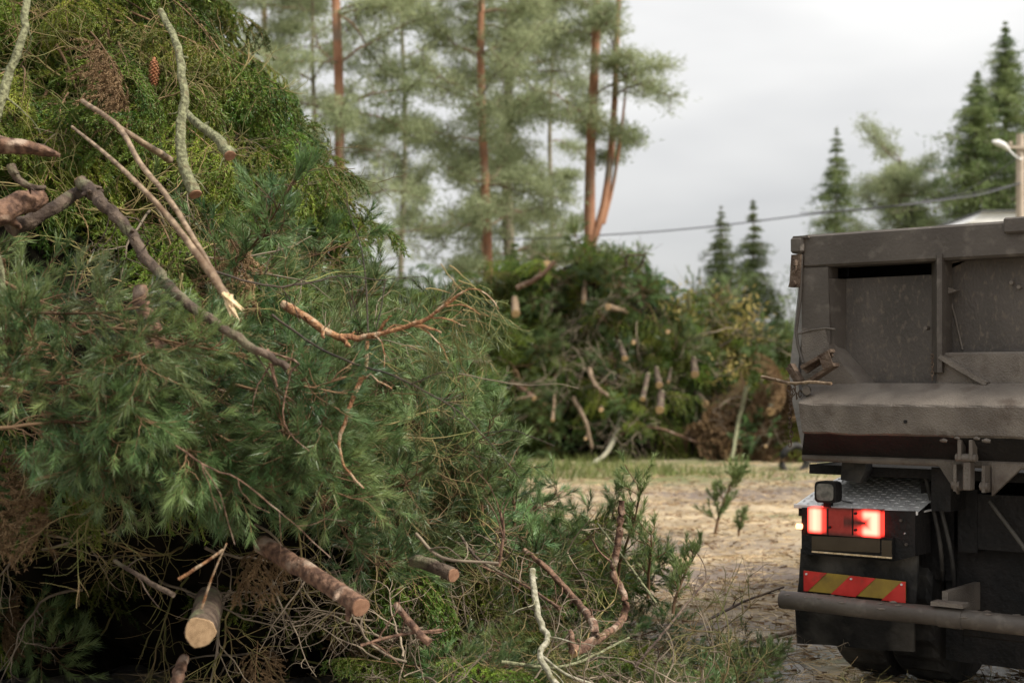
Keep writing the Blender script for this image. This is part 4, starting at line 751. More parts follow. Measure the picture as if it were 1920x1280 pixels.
# ------------------------------------------------------------------ trees
def tuft(mb, P, n, r, L, w, flat=0.5, up=0.3):
    q = rng.normal(size=(n, 3)) * np.array((r, r, r * flat)); D = nrm(rng.normal(size=(n, 3)) + np.array((0, 0, up)) + q / (r + 1e-6) * 0.6); mb.blades(P + q, D, L * (0.6 + 0.8 * rng.random(n)), w)
def pine_tree(px, Y, h, label, seed, tr=0.17, z0=5.0, crown=3.4, nl=26, mat_t='trunk_pine', fork=False, dens=1.0, right=1.0, name='pine_tree', lean=0.0):
    global rng; rng = np.random.default_rng(seed); b = at(px, HZ, Y); b[2] = 0; root = empty(name, b); tag(root, label, 'pine tree', 'pine trees behind the far pile')
    tk, cn = MB(), MB(); zz = np.linspace(0, h, 16); p = np.stack((lean * zz + 0.10 * np.sin(zz * 0.5 + seed), 0.1 * np.sin(zz * .4), zz), 1); tk.tube(p, np.linspace(tr, tr * 0.35, 16), 9, wob=.05)
    stems = [p]
    if fork:
        f1 = smooth_path([(p[4][0], 0, 5.6), (0.35, 0, 7.0), (0.62, .1, 9.5), (0.75, 0, 13), (1.0, 0, 17)], 14); tk.tube(f1, np.linspace(tr * .6, tr * .3, 14), 8); stems.append(f1)
        f2 = smooth_path([(0.3, 0, 6.3), (0.62, 0, 7.6), (0.85, -.2, 9.3), (1.0, 0, 10.6)], 10); tk.tube(f2, np.linspace(tr * .35, tr * .15, 10), 6); stems.append(f2)
    nl = int(nl * 1.12)
    for k in range(nl):
        s = stems[rng.integers(0, len(stems))]; z = z0 + (min(h, 17) - z0) * ((k + rng.random()) / nl); i = np.argmin(abs(s[:, 2] - z)); P0 = s[i]
        a = rng.uniform(0, 6.28); ln = crown * rng.uniform(0.45, 1.0) * (1 - 0.25 * (z - z0) / (h - z0)); dx = math.cos(a)
        if dx > 0: ln *= right
        lb = curve_from(P0, (dx, math.sin(a), rng.uniform(-0.1, 0.5)), ln, 8, 0.35, 0.15); tk.tube(lb, np.linspace(tr * .2, 0.018, 9), 5, 1, cap=False)
        for j in range(3, 9):
            for q in range(2):
                sb = curve_from(lb[j], nrm(lb[j] - lb[j - 1]) + rng.normal(size=3) * 0.8, ln * rng.uniform(0.12, 0.32), 4, 0.3, 0); tk.tube(sb, 0.012, 3, 1, cap=False)
                for m_ in (2, 4): tuft(cn, sb[m_], int(44 * dens), 0.19, 0.19, 0.034)
    tk.build('trunk', [M[mat_t], M['limb']], root); cn.build('crown', M['tree_pine'], root); return root
pine_tree(630, 38, 19, 'tall orange-trunked pine left of centre above the near pile', 701, tr=.19, z0=5.0, crown=3.6, nl=30)
pine_tree(592, 46, 17, 'slender grey pine just left of the tall orange-trunked one', 702, tr=.12, mat_t='trunk_grey', z0=6.5, crown=3.4, nl=24)
pine_tree(908, 40, 18, 'straight orange-trunked pine in the middle of the photo', 703, tr=.17, z0=4.4, crown=3.1, nl=38)
pine_tree(955, 47, 22, 'thicker greenish pine right behind the middle one', 704, tr=.24, mat_t='trunk_grey', z0=4.4, crown=3.5, nl=42)
pine_tree(1112, 42, 20, 'forked pine with a tall trunk and red side stems beside the open sky', 705, tr=.21, z0=8.0, crown=3.0, nl=24, fork=True, dens=.75, right=.72)
pine_tree(755, 54, 19, 'hazy pine between the left and middle trunks', 706, tr=.14, mat_t='trunk_grey', z0=6.5, crown=3.2, nl=16)
pine_tree(500, 48, 20, 'pine rising behind the top of the near pile', 707, tr=.16, z0=6.5, crown=3.2, nl=17)
pine_tree(1035, 58, 19, 'pale pine filling the gap between middle and forked pines', 709, tr=.14, mat_t='trunk_grey', z0=4.0, crown=2.6, nl=16)
pine_tree(1690, 62, 11.2, 'round-topped pale pine standing behind the truck', 710, tr=.16, z0=3.8, crown=3.4, nl=52, mat_t='trunk_grey')
def spruce_tree(px, Y, topy, rad, label, seed, n=48, m_='tree_spruce', slope=0.36, grp='spruce trees on the skyline'):
    global rng; rng = np.random.default_rng(seed); n = int(n * 1.15); b = at(px, HZ, Y); b[2] = 0; h = EYE + (HZ - topy) / F * Y; root = empty('spruce_tree', b); tag(root, label, 'spruce tree', grp)
    tk, cn = MB(), MB(); zz = np.linspace(0, h, 12); p = np.stack((0.05 * np.sin(zz), 0 * zz, zz), 1); tk.tube(p, np.linspace(rad * .07, 0.015, 12), 8)
    for k in range(n):
        u = ((k + rng.random()) / n) ** 0.85; z = 0.8 + (h - 0.85) * u; R0 = min(slope * (h - z), rad * 1.8) * rng.uniform(0.8, 1.12) + 0.04
        for a in rng.uniform(0, 6.28) + np.arange(6) / 6 * 6.28:
            ln = R0 * rng.uniform(0.45, 1.2) * (1 + .22 * math.sin(a * 2 + seed) + .15 * math.sin(z * 1.9 + a * 3 + seed))
            if rng.random() < 0.22: continue
            lb = curve_from((0, 0, z), (math.cos(a), math.sin(a), 0.15), ln, 5, 0.15, 0.55); tk.tube(lb, np.linspace(0.03, 0.01, 6), 3, cap=False)
            for j in range(1, 6):
                q = lb[j]; bs = min(1, 0.25 + 0.6 * R0); tuft(cn, q, 17, bs * (0.07 + 0.07 * ln * j / 5), 0.24 * bs, 0.045 * bs, flat=0.5, up=-0.5)
    tk.build('trunk', M['trunk_grey'], root); cn.build('crown', M[m_], root)
spruce_tree(1352, 66, 385, 1.9, 'left one of the two small spruces between the far pile and the truck', 801, n=40, slope=.34)
spruce_tree(1412, 64, 372, 1.95, 'right one of the two small spruces between the far pile and the truck', 802, n=38)
spruce_tree(1568, 68, 236, 2.3, 'pointed spruce rising behind the truck tailgate corner', 803, n=46)
spruce_tree(1885, 60, 40, 3.0, 'tallest spruce at the right edge of the photo', 804, n=84, slope=.46)
spruce_tree(1832, 57, 130, 3.3, 'dark broad spruce left of the tallest one', 805, n=74, slope=.5)
spruce_tree(1958, 56, 150, 2.8, 'spruce at the far right edge behind the utility pole', 806, n=50)
spruce_tree(1458, 70, 570, 2.2, 'low dark spruce in the gap beside the truck', 807, n=22)
spruce_tree(965, 38, 452, 1.2, 'small dark spruce behind the middle pine trunk', 808, n=26)
# yellow bush above the far pile
rng = np.random.default_rng(850); root = empty('yellow_bush', (4.55, 32.6, 0)); tag(root, 'yellowing leafy bush above the right of the far pile', 'bush'); st, cn = MB(), MB()
for k in range(22):
    c = curve_from((0, 0, 0.1), (rng.normal() * .25, rng.normal() * .2, 1), rng.uniform(2.2, 3.8), 8, 0.22, 0); st.tube(c, np.linspace(.03, .008, 9), 4, cap=False)
    for j in range(3, 9): tuft(cn, c[j], 40, 0.20, 0.13, 0.05, flat=1)
st.build('stem', M['twig_brown'], root); cn.build('crown', M['tree_yellow'], root)
# far thicket closing the horizon
rng = np.random.default_rng(860); mb = MB()
for k in range(420):
    x = rng.uniform(-75, 110); y = rng.uniform(88, 125); hgt = rng.uniform(3.5, 7.5)
    for j in range(7): tuft(mb, np.array((x, y, hgt * (j + .5) / 7)), 26, 0.5 + 1.3 * (1 - j / 7), 0.9, 0.22, flat=.5, up=-.1)
tag(mb.build('far_woods', M['tree_spruce']), 'low dense woods far behind the clearing', 'woods', kind='stuff')

# ------------------------------------------------------------------ building, utility pole, cables
root = empty('white_building', (24, 58, 0)); tag(root, 'white low building whose roof edge shows above the truck', 'building')
x0, x1, zt = at(1808, 400, 46)[0] - 24, 20.0, at(1808, 400, 46)[2]
mb = MB(); mb.box((x0 + .5, -12, 0), (x1, -3, zt - 0.35)); mb.build('wall', M['white_paint'], root)
mb = MB(); mb.prism([(x0, zt - 0.346), (x0 + .45, zt - 0.02), (x1, zt + 0.25), (x1, zt - .346)], -12.4, -2.6); mb.build('fascia', M['white_paint'], root)
mb = MB(); mb.prism([(x0 + .40, zt - 0.016), (x0 + .40, zt + 0.05), (x1 + .2, zt + 0.32), (x1 + .2, zt + 0.254)], -12.5, -2.5); mb.build('roof', M['roof_dark'], root)
for k in range(4):
    mb = MB(); mb.box((x0 + 2 + 3.4 * k, -12.06, 1.2), (x0 + 3.4 + 3.4 * k, -12.003, 2.6)); f_ = mb.build('window', M['grey_metal'], root); mb = MB(); mb.box((x0 + 2.1 + 3.4 * k, -12.08, 1.3), (x0 + 3.3 + 3.4 * k, -12.062, 2.5)); mb.build('pane', M['glass'], f_)
PY = 40; pb = at(1913, HZ, PY); pb[2] = 0; root = empty('utility_pole', pb); tag(root, 'pale wooden utility pole with a street lamp at the right edge', 'utility pole')
ph = at(0, 252, PY)[2]; mb = MB(); mb.tube([(0, 0, 0), (0, 0, ph / 2), (0, 0, ph)], [.14, .125, .105], 12); mb.build('pole', M['pole_wood'], root)
lz = at(0, 300, PY)[2]; mb = MB(); mb.tube(smooth_path([(0, -.12, lz), (-.15, -.15, lz + .05), (-.42, -.15, lz + .30)], 8), .028, 8); arm = mb.build('lamp_arm', M['grey_metal'], root)
mb = MB(); mb.tube([(-.38, -.15, lz + .27), (-.5, -.15, lz + .38), (-.68, -.15, lz + .46), (-.84, -.15, lz + .50)], [.05, .085, .095, .03], 12); mb.build('lamp_head', M['white_paint'], root)
mb = MB(); mb.box((-.45, -.16, ph - .42), (.45, -.11, ph - .34)); mb.box((-.35, -.2, ph - .34), (-.29, -.08, ph - .22)); mb.box((.29, -.2, ph - .34), (.35, -.08, ph - .22)); mb.build('cross_arm', M['pole_wood'], root)
def cable(pts, r, lab):
    p = smooth_path(pts, 40); o0 = p[0].copy(); mb = MB(); mb.tube(p - o0, r, 5, cap=False); o = mb.build('overhead_cable', M['cable']); o.location = o0; tag(o, lab, 'cable')
cable(pp((1913, 345, 39.85), (1700, 383, 40.5), (1520, 402, 41), (1330, 425, 42), (1140, 440, 43), (900, 448, 44), (500, 430, 46)), 0.020, 'dark overhead cable sagging left from the utility pole to the pines')
cable(pp((1913, 343, 39.8), (1850, 362, 36), (1790, 372, 33), (1640, 390, 29), (1500, 392, 26.5), (1560, 470, 22)) [:4] + pp((1500, 400, 50)), 0.02, 'pale service cable dipping behind the truck from the utility pole')
cable(pp((1913, 292, 39.8), (1860, 330, 42), (1800, 362, 45), (1740, 382, 48)), 0.018, 'thin cable sloping down left from below the street lamp')

# ------------------------------------------------------------------ dump truck (local: x across to the right, y forward, z up)
A = np.array((0.7815, -0.6239)); B = np.array((0.6239, 0.7815)); P0 = np.array((at(1482, 0, 7.6)[0], 7.6)); RZ = math.atan2(A[1], A[0])
def TL(px, py, w):
    k = (px - 960) / F; t = (k * (P0[1] + w * B[1]) - P0[0] - w * B[0]) / (A[0] - k * A[1]); Y = P0[1] + t * A[1] + w * B[1]; return t, EYE + (HZ - py) / F * Y
T = empty('dump_truck', (P0[0], P0[1], 0), RZ); tag(T, 'muddy grey dump truck seen from its rear left corner with its tail light lit', 'dump truck')
def tp(name, mb, m, parent=None, label=None):
    o = mb.build(name, M[m] if isinstance(m, str) else m, parent or T)
    if label: o['label'] = label
    return o
def Q(pts, w): return [TL(x, y, w) for x, y in pts]
TW = 2.5
def zat(py, px=1600, w=0): return TL(px, py, w)[1]
zt0 = zat(441, 1500); ztb = zat(499, 1560); zs0 = zat(718, 1600)
tl = TL(1504, 600, 0)[0]
zstep = TL(1800, 660, 0)[1]; t_r0 = TL(1740, 500, 0)[0]; t_r1 = TL(1768, 500, 0)[0]; t_i = TL(1552, 560, 0)[0]; t_b = TL(1573, 560, 0.1)[0]
# tailgate frame: top band, left post, back panel, ribs
DP = 0.12
mb = MB(); mb.box((tl, 0.0, ztb), (TW - tl, DP + .03, zt0), bev=0.012); tp('top_rail', mb, 'steel')
mb = MB(); mb.prism([(tl, zs0 - 0.02), (t_i + .02, zs0 - .02), (t_i, ztb - .002), (tl - 0.005, ztb - .002)], 0.002, DP); mb.prism([(t_i, 0.002), (t_b + 0.03, DP), (t_i, DP)], zs0, TL(1572, 524, DP)[1], axis=2); tp('side_post', mb, 'steel')
mb = MB(); mb.prism([(TW - tl, zs0 - 0.02), (TW - t_i, zs0 - .02), (TW - t_i, ztb - .002), (TW - tl, ztb - .002)], 0.002, DP); tp('side_post', mb, 'steel')
zh = TL(1640, 520, DP)[1]; th = TL(1762, 520, DP)[0]; th2 = TL(1835, 482, DP)[0]; zh2 = ztb + .03
mb = MB(); mb.prism([(tl + .01, zs0 - .05), (TW - tl - .01, zs0 - .05), (TW - tl - .01, zh), (TW - th, zh), (TW - th2, zh2), (th2, zh2), (th, zh), (tl + .01, zh)], DP + .004, DP + .02); tp('tailgate_panel', mb, 'steel_panel')
mb = MB(); mb.box((tl + .02, DP + .40, zh - .3), (TW - tl - .02, DP + .41, ztb + .05)); mb.box((tl + .02, DP + .032, ztb + .05), (TW - tl - .02, DP + .41, ztb + .06)); mb.box((tl + .02, DP + .03, zh - .31), (TW - tl - .02, DP + .41, zh - .302)); mb.box((tl + .005, DP + .03, zh - .31), (tl + .018, DP + .41, ztb + .06)); tp('shade_box', mb, 'black')  # added closed black box that keeps the band under the top rail dark
def rib(t0, t1, flip=1):
    mb = MB(); w = t1 - t0
    mb.prism([(t0 - .05 * flip, DP), (t0 + w * .55, -0.012), (t1, -0.012), (t1, DP)], zstep - .10, ztb + 0.03, axis=2); return tp('rib', mb, 'steel')
rib(t_r0 + .02, t_r1)
rib(TW - t_r1 + .04, TW - t_r0)
# soldered triangular plate right of the rib
mb = MB(); mb.prism([(t_r1 + .002, ztb - .13), (t_r1 + .05, ztb - .15), (t_r1 + .002, ztb - .165)], DP - .06, DP - .02); tp('gusset', mb, 'steel_rough')
# angled weld bead down the right panel
p_ = [TL(1770, 520, DP), TL(1790, 590, DP), TL(1805, 655, DP)]; mb = MB(); mb.tube([(a, DP - .001, b_) for a, b_ in p_], .005, 6)
p_ = [TL(1772, 495, DP), TL(1830, 482, DP), TL(1920, 478, DP)]; mb.tube([(a, DP - .001, b_) for a, b_ in p_], .005, 6)
for (bx, by) in [(1737, 615), (1898, 530), (1912, 538), (1805, 670)]:
    a, b_ = TL(bx, by, DP if bx > 1760 else .03); mb.tube([(a, (DP if bx > 1760 else .03) - .015, b_), (a, (DP if bx > 1760 else .03) + .03, b_)], .011, 6, smooth=False)
tp('weld_bead', mb, 'steel_rough')
# curved lower gusset in the left corner
arc_o = [TL(x, y, 0.0) for x, y in ((1548, 617), (1556, 650), (1580, 682), (1612, 722))]; arc_i = [TL(x, y, DP) for x, y in ((1571, 618), (1582, 650), (1608, 680), (1646, 722))]
mb = MB(); v = [(a, -0.006, b_) for a, b_ in arc_o] + [(a, DP, b_) for a, b_ in arc_i]; mb.add(v, [(i, i + 1, i + 5, i + 4) for i in range(3)])
mb.prism([arc_o[0], arc_o[1], arc_o[2], arc_o[3], (tl, zs0 - .02), (tl, arc_o[0][1] + .01)], -0.007, 0.001); tp('corner_gusset', mb, 'steel_rough')
p_ = [TL(1495, 626, -.01), TL(1520, 619, -.01), TL(1548, 615, -.01), TL(1566, 617, -.01)]; mb = MB(); mb.tube([(a, -.008, b_) for a, b_ in p_], .005, 6)
tp('weld_seam', mb, 'steel_rough')
# lower step plate with diagonal strut
ta = TL(1750, 690, 0.0)[0]; mb = MB(); mb.box((ta + .004, 0.02, zs0 - .04), (TW - ta, DP + .002, zstep), bev=.01); tp('step_plate', mb, 'steel_rough')
a, b_ = TL(1762, 668, -.01), TL(1850, 720, -.01); mb = MB()
d = nrm(np.array(b_) - np.array(a)); nvec = np.array((-d[1], d[0])) * .012; a, b_ = np.array(a), np.array(b_); mb.prism([a + nvec, b_ + nvec, b_ - nvec, a - nvec], -0.02, 0.018); tp('strut', mb, 'steel_rough')
# top left cap and latch plate
a = TL(1481, 445, -.02); b_ = TL(1506, 474, -.02); mb = MB(); mb.box((a[0] + .004, -.03, b_[1]), (b_[0], .16, a[1]), bev=.012); mb.box((a[0] + .02, -.025, a[1] - .008), (b_[0] + .03, .12, a[1] + .004)); tp('corner_cap', mb, 'steel')
a = TL(1482, 478, -.02); b_ = TL(1503, 538, -.02); mb = MB(); mb.prism([(a[0], b_[1] + .03), (a[0] + .01, a[1]), (b_[0], a[1]), (b_[0] - .006, b_[1] + .02), (b_[0] - .01, b_[1]), (a[0] - .008, b_[1] + .002)], -.03, .02)
cx, cz = (a[0] + b_[0]) / 2, b_[1] + .02; mb.tube([(cx - .008, -.05, cz), (cx - .008, -.01, cz)], .017, 12); mb.tube([(cx + .004, -.034, a[1] - .03), (cx + .008, -.036, a[1] - .075), (cx - .01, -.034, a[1] - .10)], .008, 6); mb.tube([(cx + .004, -.032, a[1] - .035), (cx + .004, -.034, a[1] - .06)], .014, 8)
tp('latch', mb, 'rust')
p_ = [TL(x, y, -.01) for x, y in ((1504, 478), (1501, 560), (1493, 622), (1497, 650), (1506, 680))]; mb = MB(); mb.tube([(a, -.012, b_) for a, b_ in p_], .008, 6, smooth=False); tp('edge_rod', mb, 'steel')
# bright cap on the right of the top rail
a = TL(1882, 438, -.02); b_ = TL(1990, 405, -.02); mb = MB(); mb.box((a[0], -.03, a[1] - .0), (a[0] + .34, -.003, zt0 + .012), bev=.008); tp('top_bracket', mb, 'steel')
# body side walls behind the gate (bulging profile)
prof = [TL(1484, 478, .06), TL(1483, 540, .06), TL(1474, 625, .06), TL(1466, 700, .06), TL(1470, 745, .06), TL(1488, 830, .06), TL(1503, 868, .06)]
prof = [(a - 0.0, b_) for a, b_ in prof]; inner = [(a + .05, b_) for a, b_ in prof][::-1]
mb = MB()
for k in range(len(prof) - 1): mb.prism([prof[k], prof[k + 1], (prof[k + 1][0] + .05, prof[k + 1][1]), (prof[k][0] + .05, prof[k][1])], DP + .025, 4.6)
tp('body_side', mb, 'side_steel')
mb = MB()
for k in range(len(prof) - 1): mb.prism([(TW - prof[k][0], prof[k][1]), (TW - prof[k + 1][0], prof[k + 1][1]), (TW - prof[k + 1][0] - .05, prof[k + 1][1]), (TW - prof[k][0] - .05, prof[k][1])], DP + .025, 4.6)
tp('body_side', mb, 'side_steel')
mb = MB(); mb.box((prof[-1][0], DP + .03, prof[-1][1] - .06), (TW - prof[-1][0], 4.6, prof[-1][1] - .01)); mb.box((prof[0][0], 4.602, prof[-1][1]), (TW - prof[0][0], 4.65, prof[0][1] + .05)); tp('body_floor', mb, 'black')
# bottom beam: sloped top, crusted face, tucked underside, round lip
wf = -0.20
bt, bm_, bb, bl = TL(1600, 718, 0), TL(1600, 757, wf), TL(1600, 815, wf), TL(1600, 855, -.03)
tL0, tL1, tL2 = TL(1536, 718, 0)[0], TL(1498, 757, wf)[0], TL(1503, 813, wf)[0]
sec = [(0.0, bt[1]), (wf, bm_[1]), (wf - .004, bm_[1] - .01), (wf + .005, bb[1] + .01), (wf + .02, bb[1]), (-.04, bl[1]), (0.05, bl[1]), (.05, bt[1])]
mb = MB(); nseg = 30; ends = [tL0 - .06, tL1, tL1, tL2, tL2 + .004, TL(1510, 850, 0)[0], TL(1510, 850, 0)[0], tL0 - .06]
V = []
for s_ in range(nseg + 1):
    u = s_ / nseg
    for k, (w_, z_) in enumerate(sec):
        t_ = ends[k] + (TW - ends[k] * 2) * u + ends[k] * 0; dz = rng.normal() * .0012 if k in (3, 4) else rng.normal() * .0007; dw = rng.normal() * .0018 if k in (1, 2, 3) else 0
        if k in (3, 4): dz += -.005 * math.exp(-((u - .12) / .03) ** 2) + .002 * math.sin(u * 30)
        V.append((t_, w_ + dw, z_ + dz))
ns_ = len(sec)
for b_ in range(ns_): mb.add([V[a * ns_ + q_] for a in range(nseg + 1) for q_ in (b_, (b_ + 1) % ns_)], [(a * 2, a * 2 + 2, a * 2 + 3, a * 2 + 1) for a in range(nseg)], 1 if b_ in (4, 5) else 0)  # underside faces near-black: shade beneath the beam put into the colour
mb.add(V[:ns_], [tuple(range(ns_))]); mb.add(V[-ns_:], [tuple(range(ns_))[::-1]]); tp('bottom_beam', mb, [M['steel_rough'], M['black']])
lp = TL(1506, 857, -.03); mb = MB(); mb.tube([(lp[0], -.03, lp[1]), (lp[0] + .4, -.03, lp[1]), (TW - lp[0], -.03, lp[1])], [.018, .021, .021], 12); tp('lip_bar', mb, 'steel_rough')
a, b_ = TL(1698, 790, wf)[0], TL(1692, 790, wf)[1]; mb = MB(); mb.tube([(a, wf - .006, b_), (a, wf + .01, b_)], .009, 10); tp('drain_hole', mb, 'black')
# crusted mud lumps along the beam's lower edge
for (px, py, sz) in ((1770, 826, .014), (1850, 826, .016), (1832, 822, .012), (1795, 821, .010)):
    a = TL(px, py, wf); mb = MB(); mb.tube([(a[0] - sz * 1.2, wf - .002, a[1]), (a[0], wf - .008, a[1] + .002), (a[0] + sz * 1.2, wf - .002, a[1] - .002)], [sz * .4, sz * .8, sz * .5], 7, wob=.25); tp('mud_lump', mb, 'steel_rough')
# hinge under the beam
def hinge(px0):
    a = TL(px0, 845, -.16); mb = MB()
    for s_ in (-.028, .028): mb.box((a[0] + s_ - .009, -.19, a[1] - .045), (a[0] + s_ + .009, -.12, a[1] + .055), bev=.004)
    mb.tube([(a[0] - .05, -.165, a[1] - .032), (a[0] + .05, -.165, a[1] - .032)], .02, 10); mb.box((a[0] - .018, -.17, a[1] - .19), (a[0] + .018, -.10, a[1] - .05), bev=.006)
    for s_ in (-.075, .065): mb.box((a[0] + s_ - .008, -.12, a[1] - .20), (a[0] + s_ + .008, .02, a[1] - .07)); mb.tube([(a[0] + s_ - .02, -.1, a[1] - .17), (a[0] + s_ + .02, -.1, a[1] - .17)], .022, 8)
    mb.prism([(a[0] - .20, a[1] - .06), (a[0] - .09, a[1] - .06), (a[0] - .09, a[1] - .22)], -.05, -.02); mb.prism([(a[0] + .24, a[1] - .06), (a[0] + .08, a[1] - .06), (a[0] + .08, a[1] - .22)], -.05, -.02); tp('tailgate_hinge', mb, 'steel_rough')
hinge(1813); 
# open channel bracket at the corner, holding the stick
hk = TL(1528, 680, -.08); mb = MB()
def bar(mb, p, q, r): mb.tube([p, q], r, 4, smooth=False)
def tlq(x, y, w): a, b_ = TL(x, y, w); return (a, w, b_)
def plate(mb, pts, w0, w1): mb.prism([TL(x, y, w0) for x, y in pts], w0, w1)
plate(mb, [(1500, 686), (1556, 654), (1561, 668), (1512, 700)], -.10, -.085); plate(mb, [(1500, 686), (1556, 654), (1556, 660), (1502, 692)], -.16, -.10); plate(mb, [(1512, 712), (1562, 680), (1563, 686), (1514, 718)], -.16, -.09)
plate(mb, [(1534, 666), (1552, 656), (1562, 684), (1544, 694)], -.165, -.16); plate(mb, [(1473, 690), (1488, 682), (1508, 716), (1492, 722)], -.12, -.10); plate(mb, [(1476, 684), (1482, 681), (1500, 712), (1496, 716)], -.17, -.12)
tp('hook_bracket', mb, 'rust')
mb = MB(); c = tlq(1511, 733, -.1); mb.tube([c, (c[0] + .02, c[1] - .03, c[2] + .005), (c[0] + .035, c[1] - .06, c[2])], [.012, .028, .02], 9, wob=.15); tp('bolt_knob', mb, 'steel_rough')
# chain
def link(mb, c, ax, r=.012, th=.0035, L=.018):
    a = np.linspace(0, 2 * math.pi, 13); u = np.array((math.cos(ax), math.sin(ax), 0)); p = np.array(c) + np.cos(a)[:, None] * u * r * .7 + np.sin(a)[:, None] * np.array((0, 0, 1.0)) * L; mb.tube(p, th, 5, cap=False)
ch = MB()
for k in range(11): c = tlq(1482 + 1.5 * math.sin(k), 745 + k * 8.6, -.10); link(ch, c, (k % 2) * 1.57 + .4)
for k, (x, y) in enumerate(((1480, 728), (1488, 734), (1494, 742), (1484, 738), (1500, 738), (1490, 726))): link(ch, tlq(x, y, -.10 - .01 * k), k * 1.1, r=.016)
tp('chain', ch, 'rust')
ch = MB()
for k in range(6): link(ch, tlq(1748, 668 + k * 8, -.02), (k % 2) * 1.57 + .3, r=.009, th=.003, L=.013)
tp('chain', ch, 'rust')
# mudguard, light box, work lamp, flap, bumper, wheel
wm = 0.02
m0 = TL(1491, 946, wm); mr_ = TL(1722, 953, wm)
def arch(u): return u * 1.25, 0.135 * math.sin(min(1, u * 1.6) * math.pi / 2)
def mudguard(xa, xb):
    nu, nv = 46, 26; ww = np.linspace(0, 1, nu); tt = np.linspace(0, 1, nv); V = []; mb = MB()
    for u in ww:
        w_, dz = arch(u)
        for v_ in tt: V.append((xa + (xb - xa) * v_, wm + w_, m0[1] + dz))
    V = np.array(V); mb.add(V, [(a * nv + b_, a * nv + b_ + 1, (a + 1) * nv + b_ + 1, (a + 1) * nv + b_) for a in range(nu - 1) for b_ in range(nv - 1)], 0, True)
    # raised tear-plate lozenges
    sp = .042
    for a in range(int(1.2 / sp)):
        for b_ in range(int((xb - xa) / sp)):
            u = (a + .5) * sp / 1.25; w_, dz = arch(u); w2, dz2 = arch(u + .02); cx_ = xa + (b_ + .5) * sp; cp = np.array((cx_, wm + w_, m0[1] + dz + .001)); dv = nrm(np.array((0, w2 - w_, dz2 - dz))); e = np.array((1.0, 0, 0))
            L1, W1 = (.019, .006); l_, s_ = (dv, e) if (a + b_) % 2 else (e, dv)
            nn_ = np.array((0, -dv[2], dv[1])); V4 = [cp - l_ * L1, cp - s_ * W1, cp + l_ * L1, cp + s_ * W1, cp + nn_ * .0045]
            mb.add(V4, [(0, 1, 4), (1, 2, 4), (2, 3, 4), (3, 0, 4)])
    o = tp('mudguard', mb, 'alu'); mb = MB(); mb.box((xa - .004, wm - .012, m0[1] - .016), (xb, wm - .001, m0[1] + .006), bev=.003); tp('edge_trim', mb, 'alu', o)
    mb = MB(); mb.box((xa + .01, wm + .02, m0[1] - .06), (xb - .01, wm + 1.2, m0[1] - .014)); tp('liner', mb, 'black', o); return o
xr_ = mr_[0]; mudguard(m0[0], xr_); mudguard(TW - xr_, TW - m0[0])
def plq(mb, pts, w0, w1): mb.prism([TL(x, y, w0) for x, y in pts], w0, w1)
mb = MB(); plq(mb, [(1503, 951), (1716, 958), (1716, 1042), (1675, 1052), (1503, 1038)], .0, .2); lb = tp('light_box', mb, 'black')
mb = MB(); plq(mb, [(1514, 950), (1652, 955), (1652, 1009), (1514, 1000)], -.045, -.002); tlm = tp('tail_light', mb, 'tail')
for x_ in (1550, 1597):
    mb = MB(); plq(mb, [(x_, 953), (x_ + 2.5, 953), (x_ + 2.5, 1003), (x_, 1003)], -.05, -.0455); tp('divider', mb, 'black', tlm)
for (sx_, sy_) in ((1556, 988), (1605, 962), (1605, 993)): mb = MB(); a = TL(sx_, sy_, -.05); mb.tube([(a[0], -.064, a[1]), (a[0], -.046, a[1])], .007, 8); tp('screw', mb, 'black', tlm)
mb = MB(); plq(mb, [(1503, 1002), (1674, 1008), (1674, 1048), (1503, 1038)], -.03, -.002); rf = tp('reflector_box', mb, 'black')
mb = MB(); plq(mb, [(1522, 1004), (1650, 1009), (1650, 1036), (1522, 1030)], -.036, -.031); tp('lens', mb, 'smoke_lens', rf); mb = MB(); plq(mb, [(1653, 1012), (1672, 1013), (1672, 1044), (1653, 1042)], -.036, -.031); tp('lens', mb, 'smoke_lens', rf)
mb = MB(); plq(mb, [(1522, 1032), (1672, 1044), (1672, 1047), (1522, 1035)], -.036, -.031); tp('trim', mb, 'split_wood', rf)
a = TL(1498, 986, -.02); mb = MB(); mb.tube([(a[0] - .012, -.02, a[1]), (a[0] + .016, -.02, a[1])], [.015, .015], 10); tp('side_marker', mb, 'amber_on')
# work lamp
c = TL(1549, 922, -.01); mb = MB(); h_ = .062; rp = []
for k in range(24):
    a = k / 24 * 2 * math.pi; ca, sa = math.cos(a), math.sin(a); rp.append((c[0] + h_ * np.sign(ca) * abs(ca) ** .4, c[1] + h_ * .92 * np.sign(sa) * abs(sa) ** .4))
mb.prism(rp, -.02, .05); wl = tp('work_lamp', mb, 'black')
for i_, s_ in enumerate((.78,)):
    mb = MB(); mb.prism([(c[0] + (x - c[0]) * s_, c[1] + (z - c[1]) * s_) for x, z in rp], -.026, -.021); tp('lamp_glass', mb, 'lamp_glass', wl)
mb = MB(); mb.box((c[0] - .02, .0, c[1] - .085), (c[0] + .02, .03, c[1] - .055)); mb.tube([(c[0] + .03, .03, c[1] - .03), (c[0] + .07, .06, c[1] - .05), (c[0] + .10, .1, c[1] - .06)], .003, 5); tp('lamp_bracket', mb, 'black', wl)
# rubber buffer block hanging under the lip
a, b_ = TL(1576, 870, 0.05), TL(1622, 905, 0.05); mb = MB(); mb.prism([(a[0] + .01, a[1] + .03), (b_[0], a[1] + .03), (b_[0], a[1] - .03), (b_[0] - .03, b_[1]), (a[0], b_[1] + .01)], .05, .14); tp('buffer_block', mb, 'rubber')
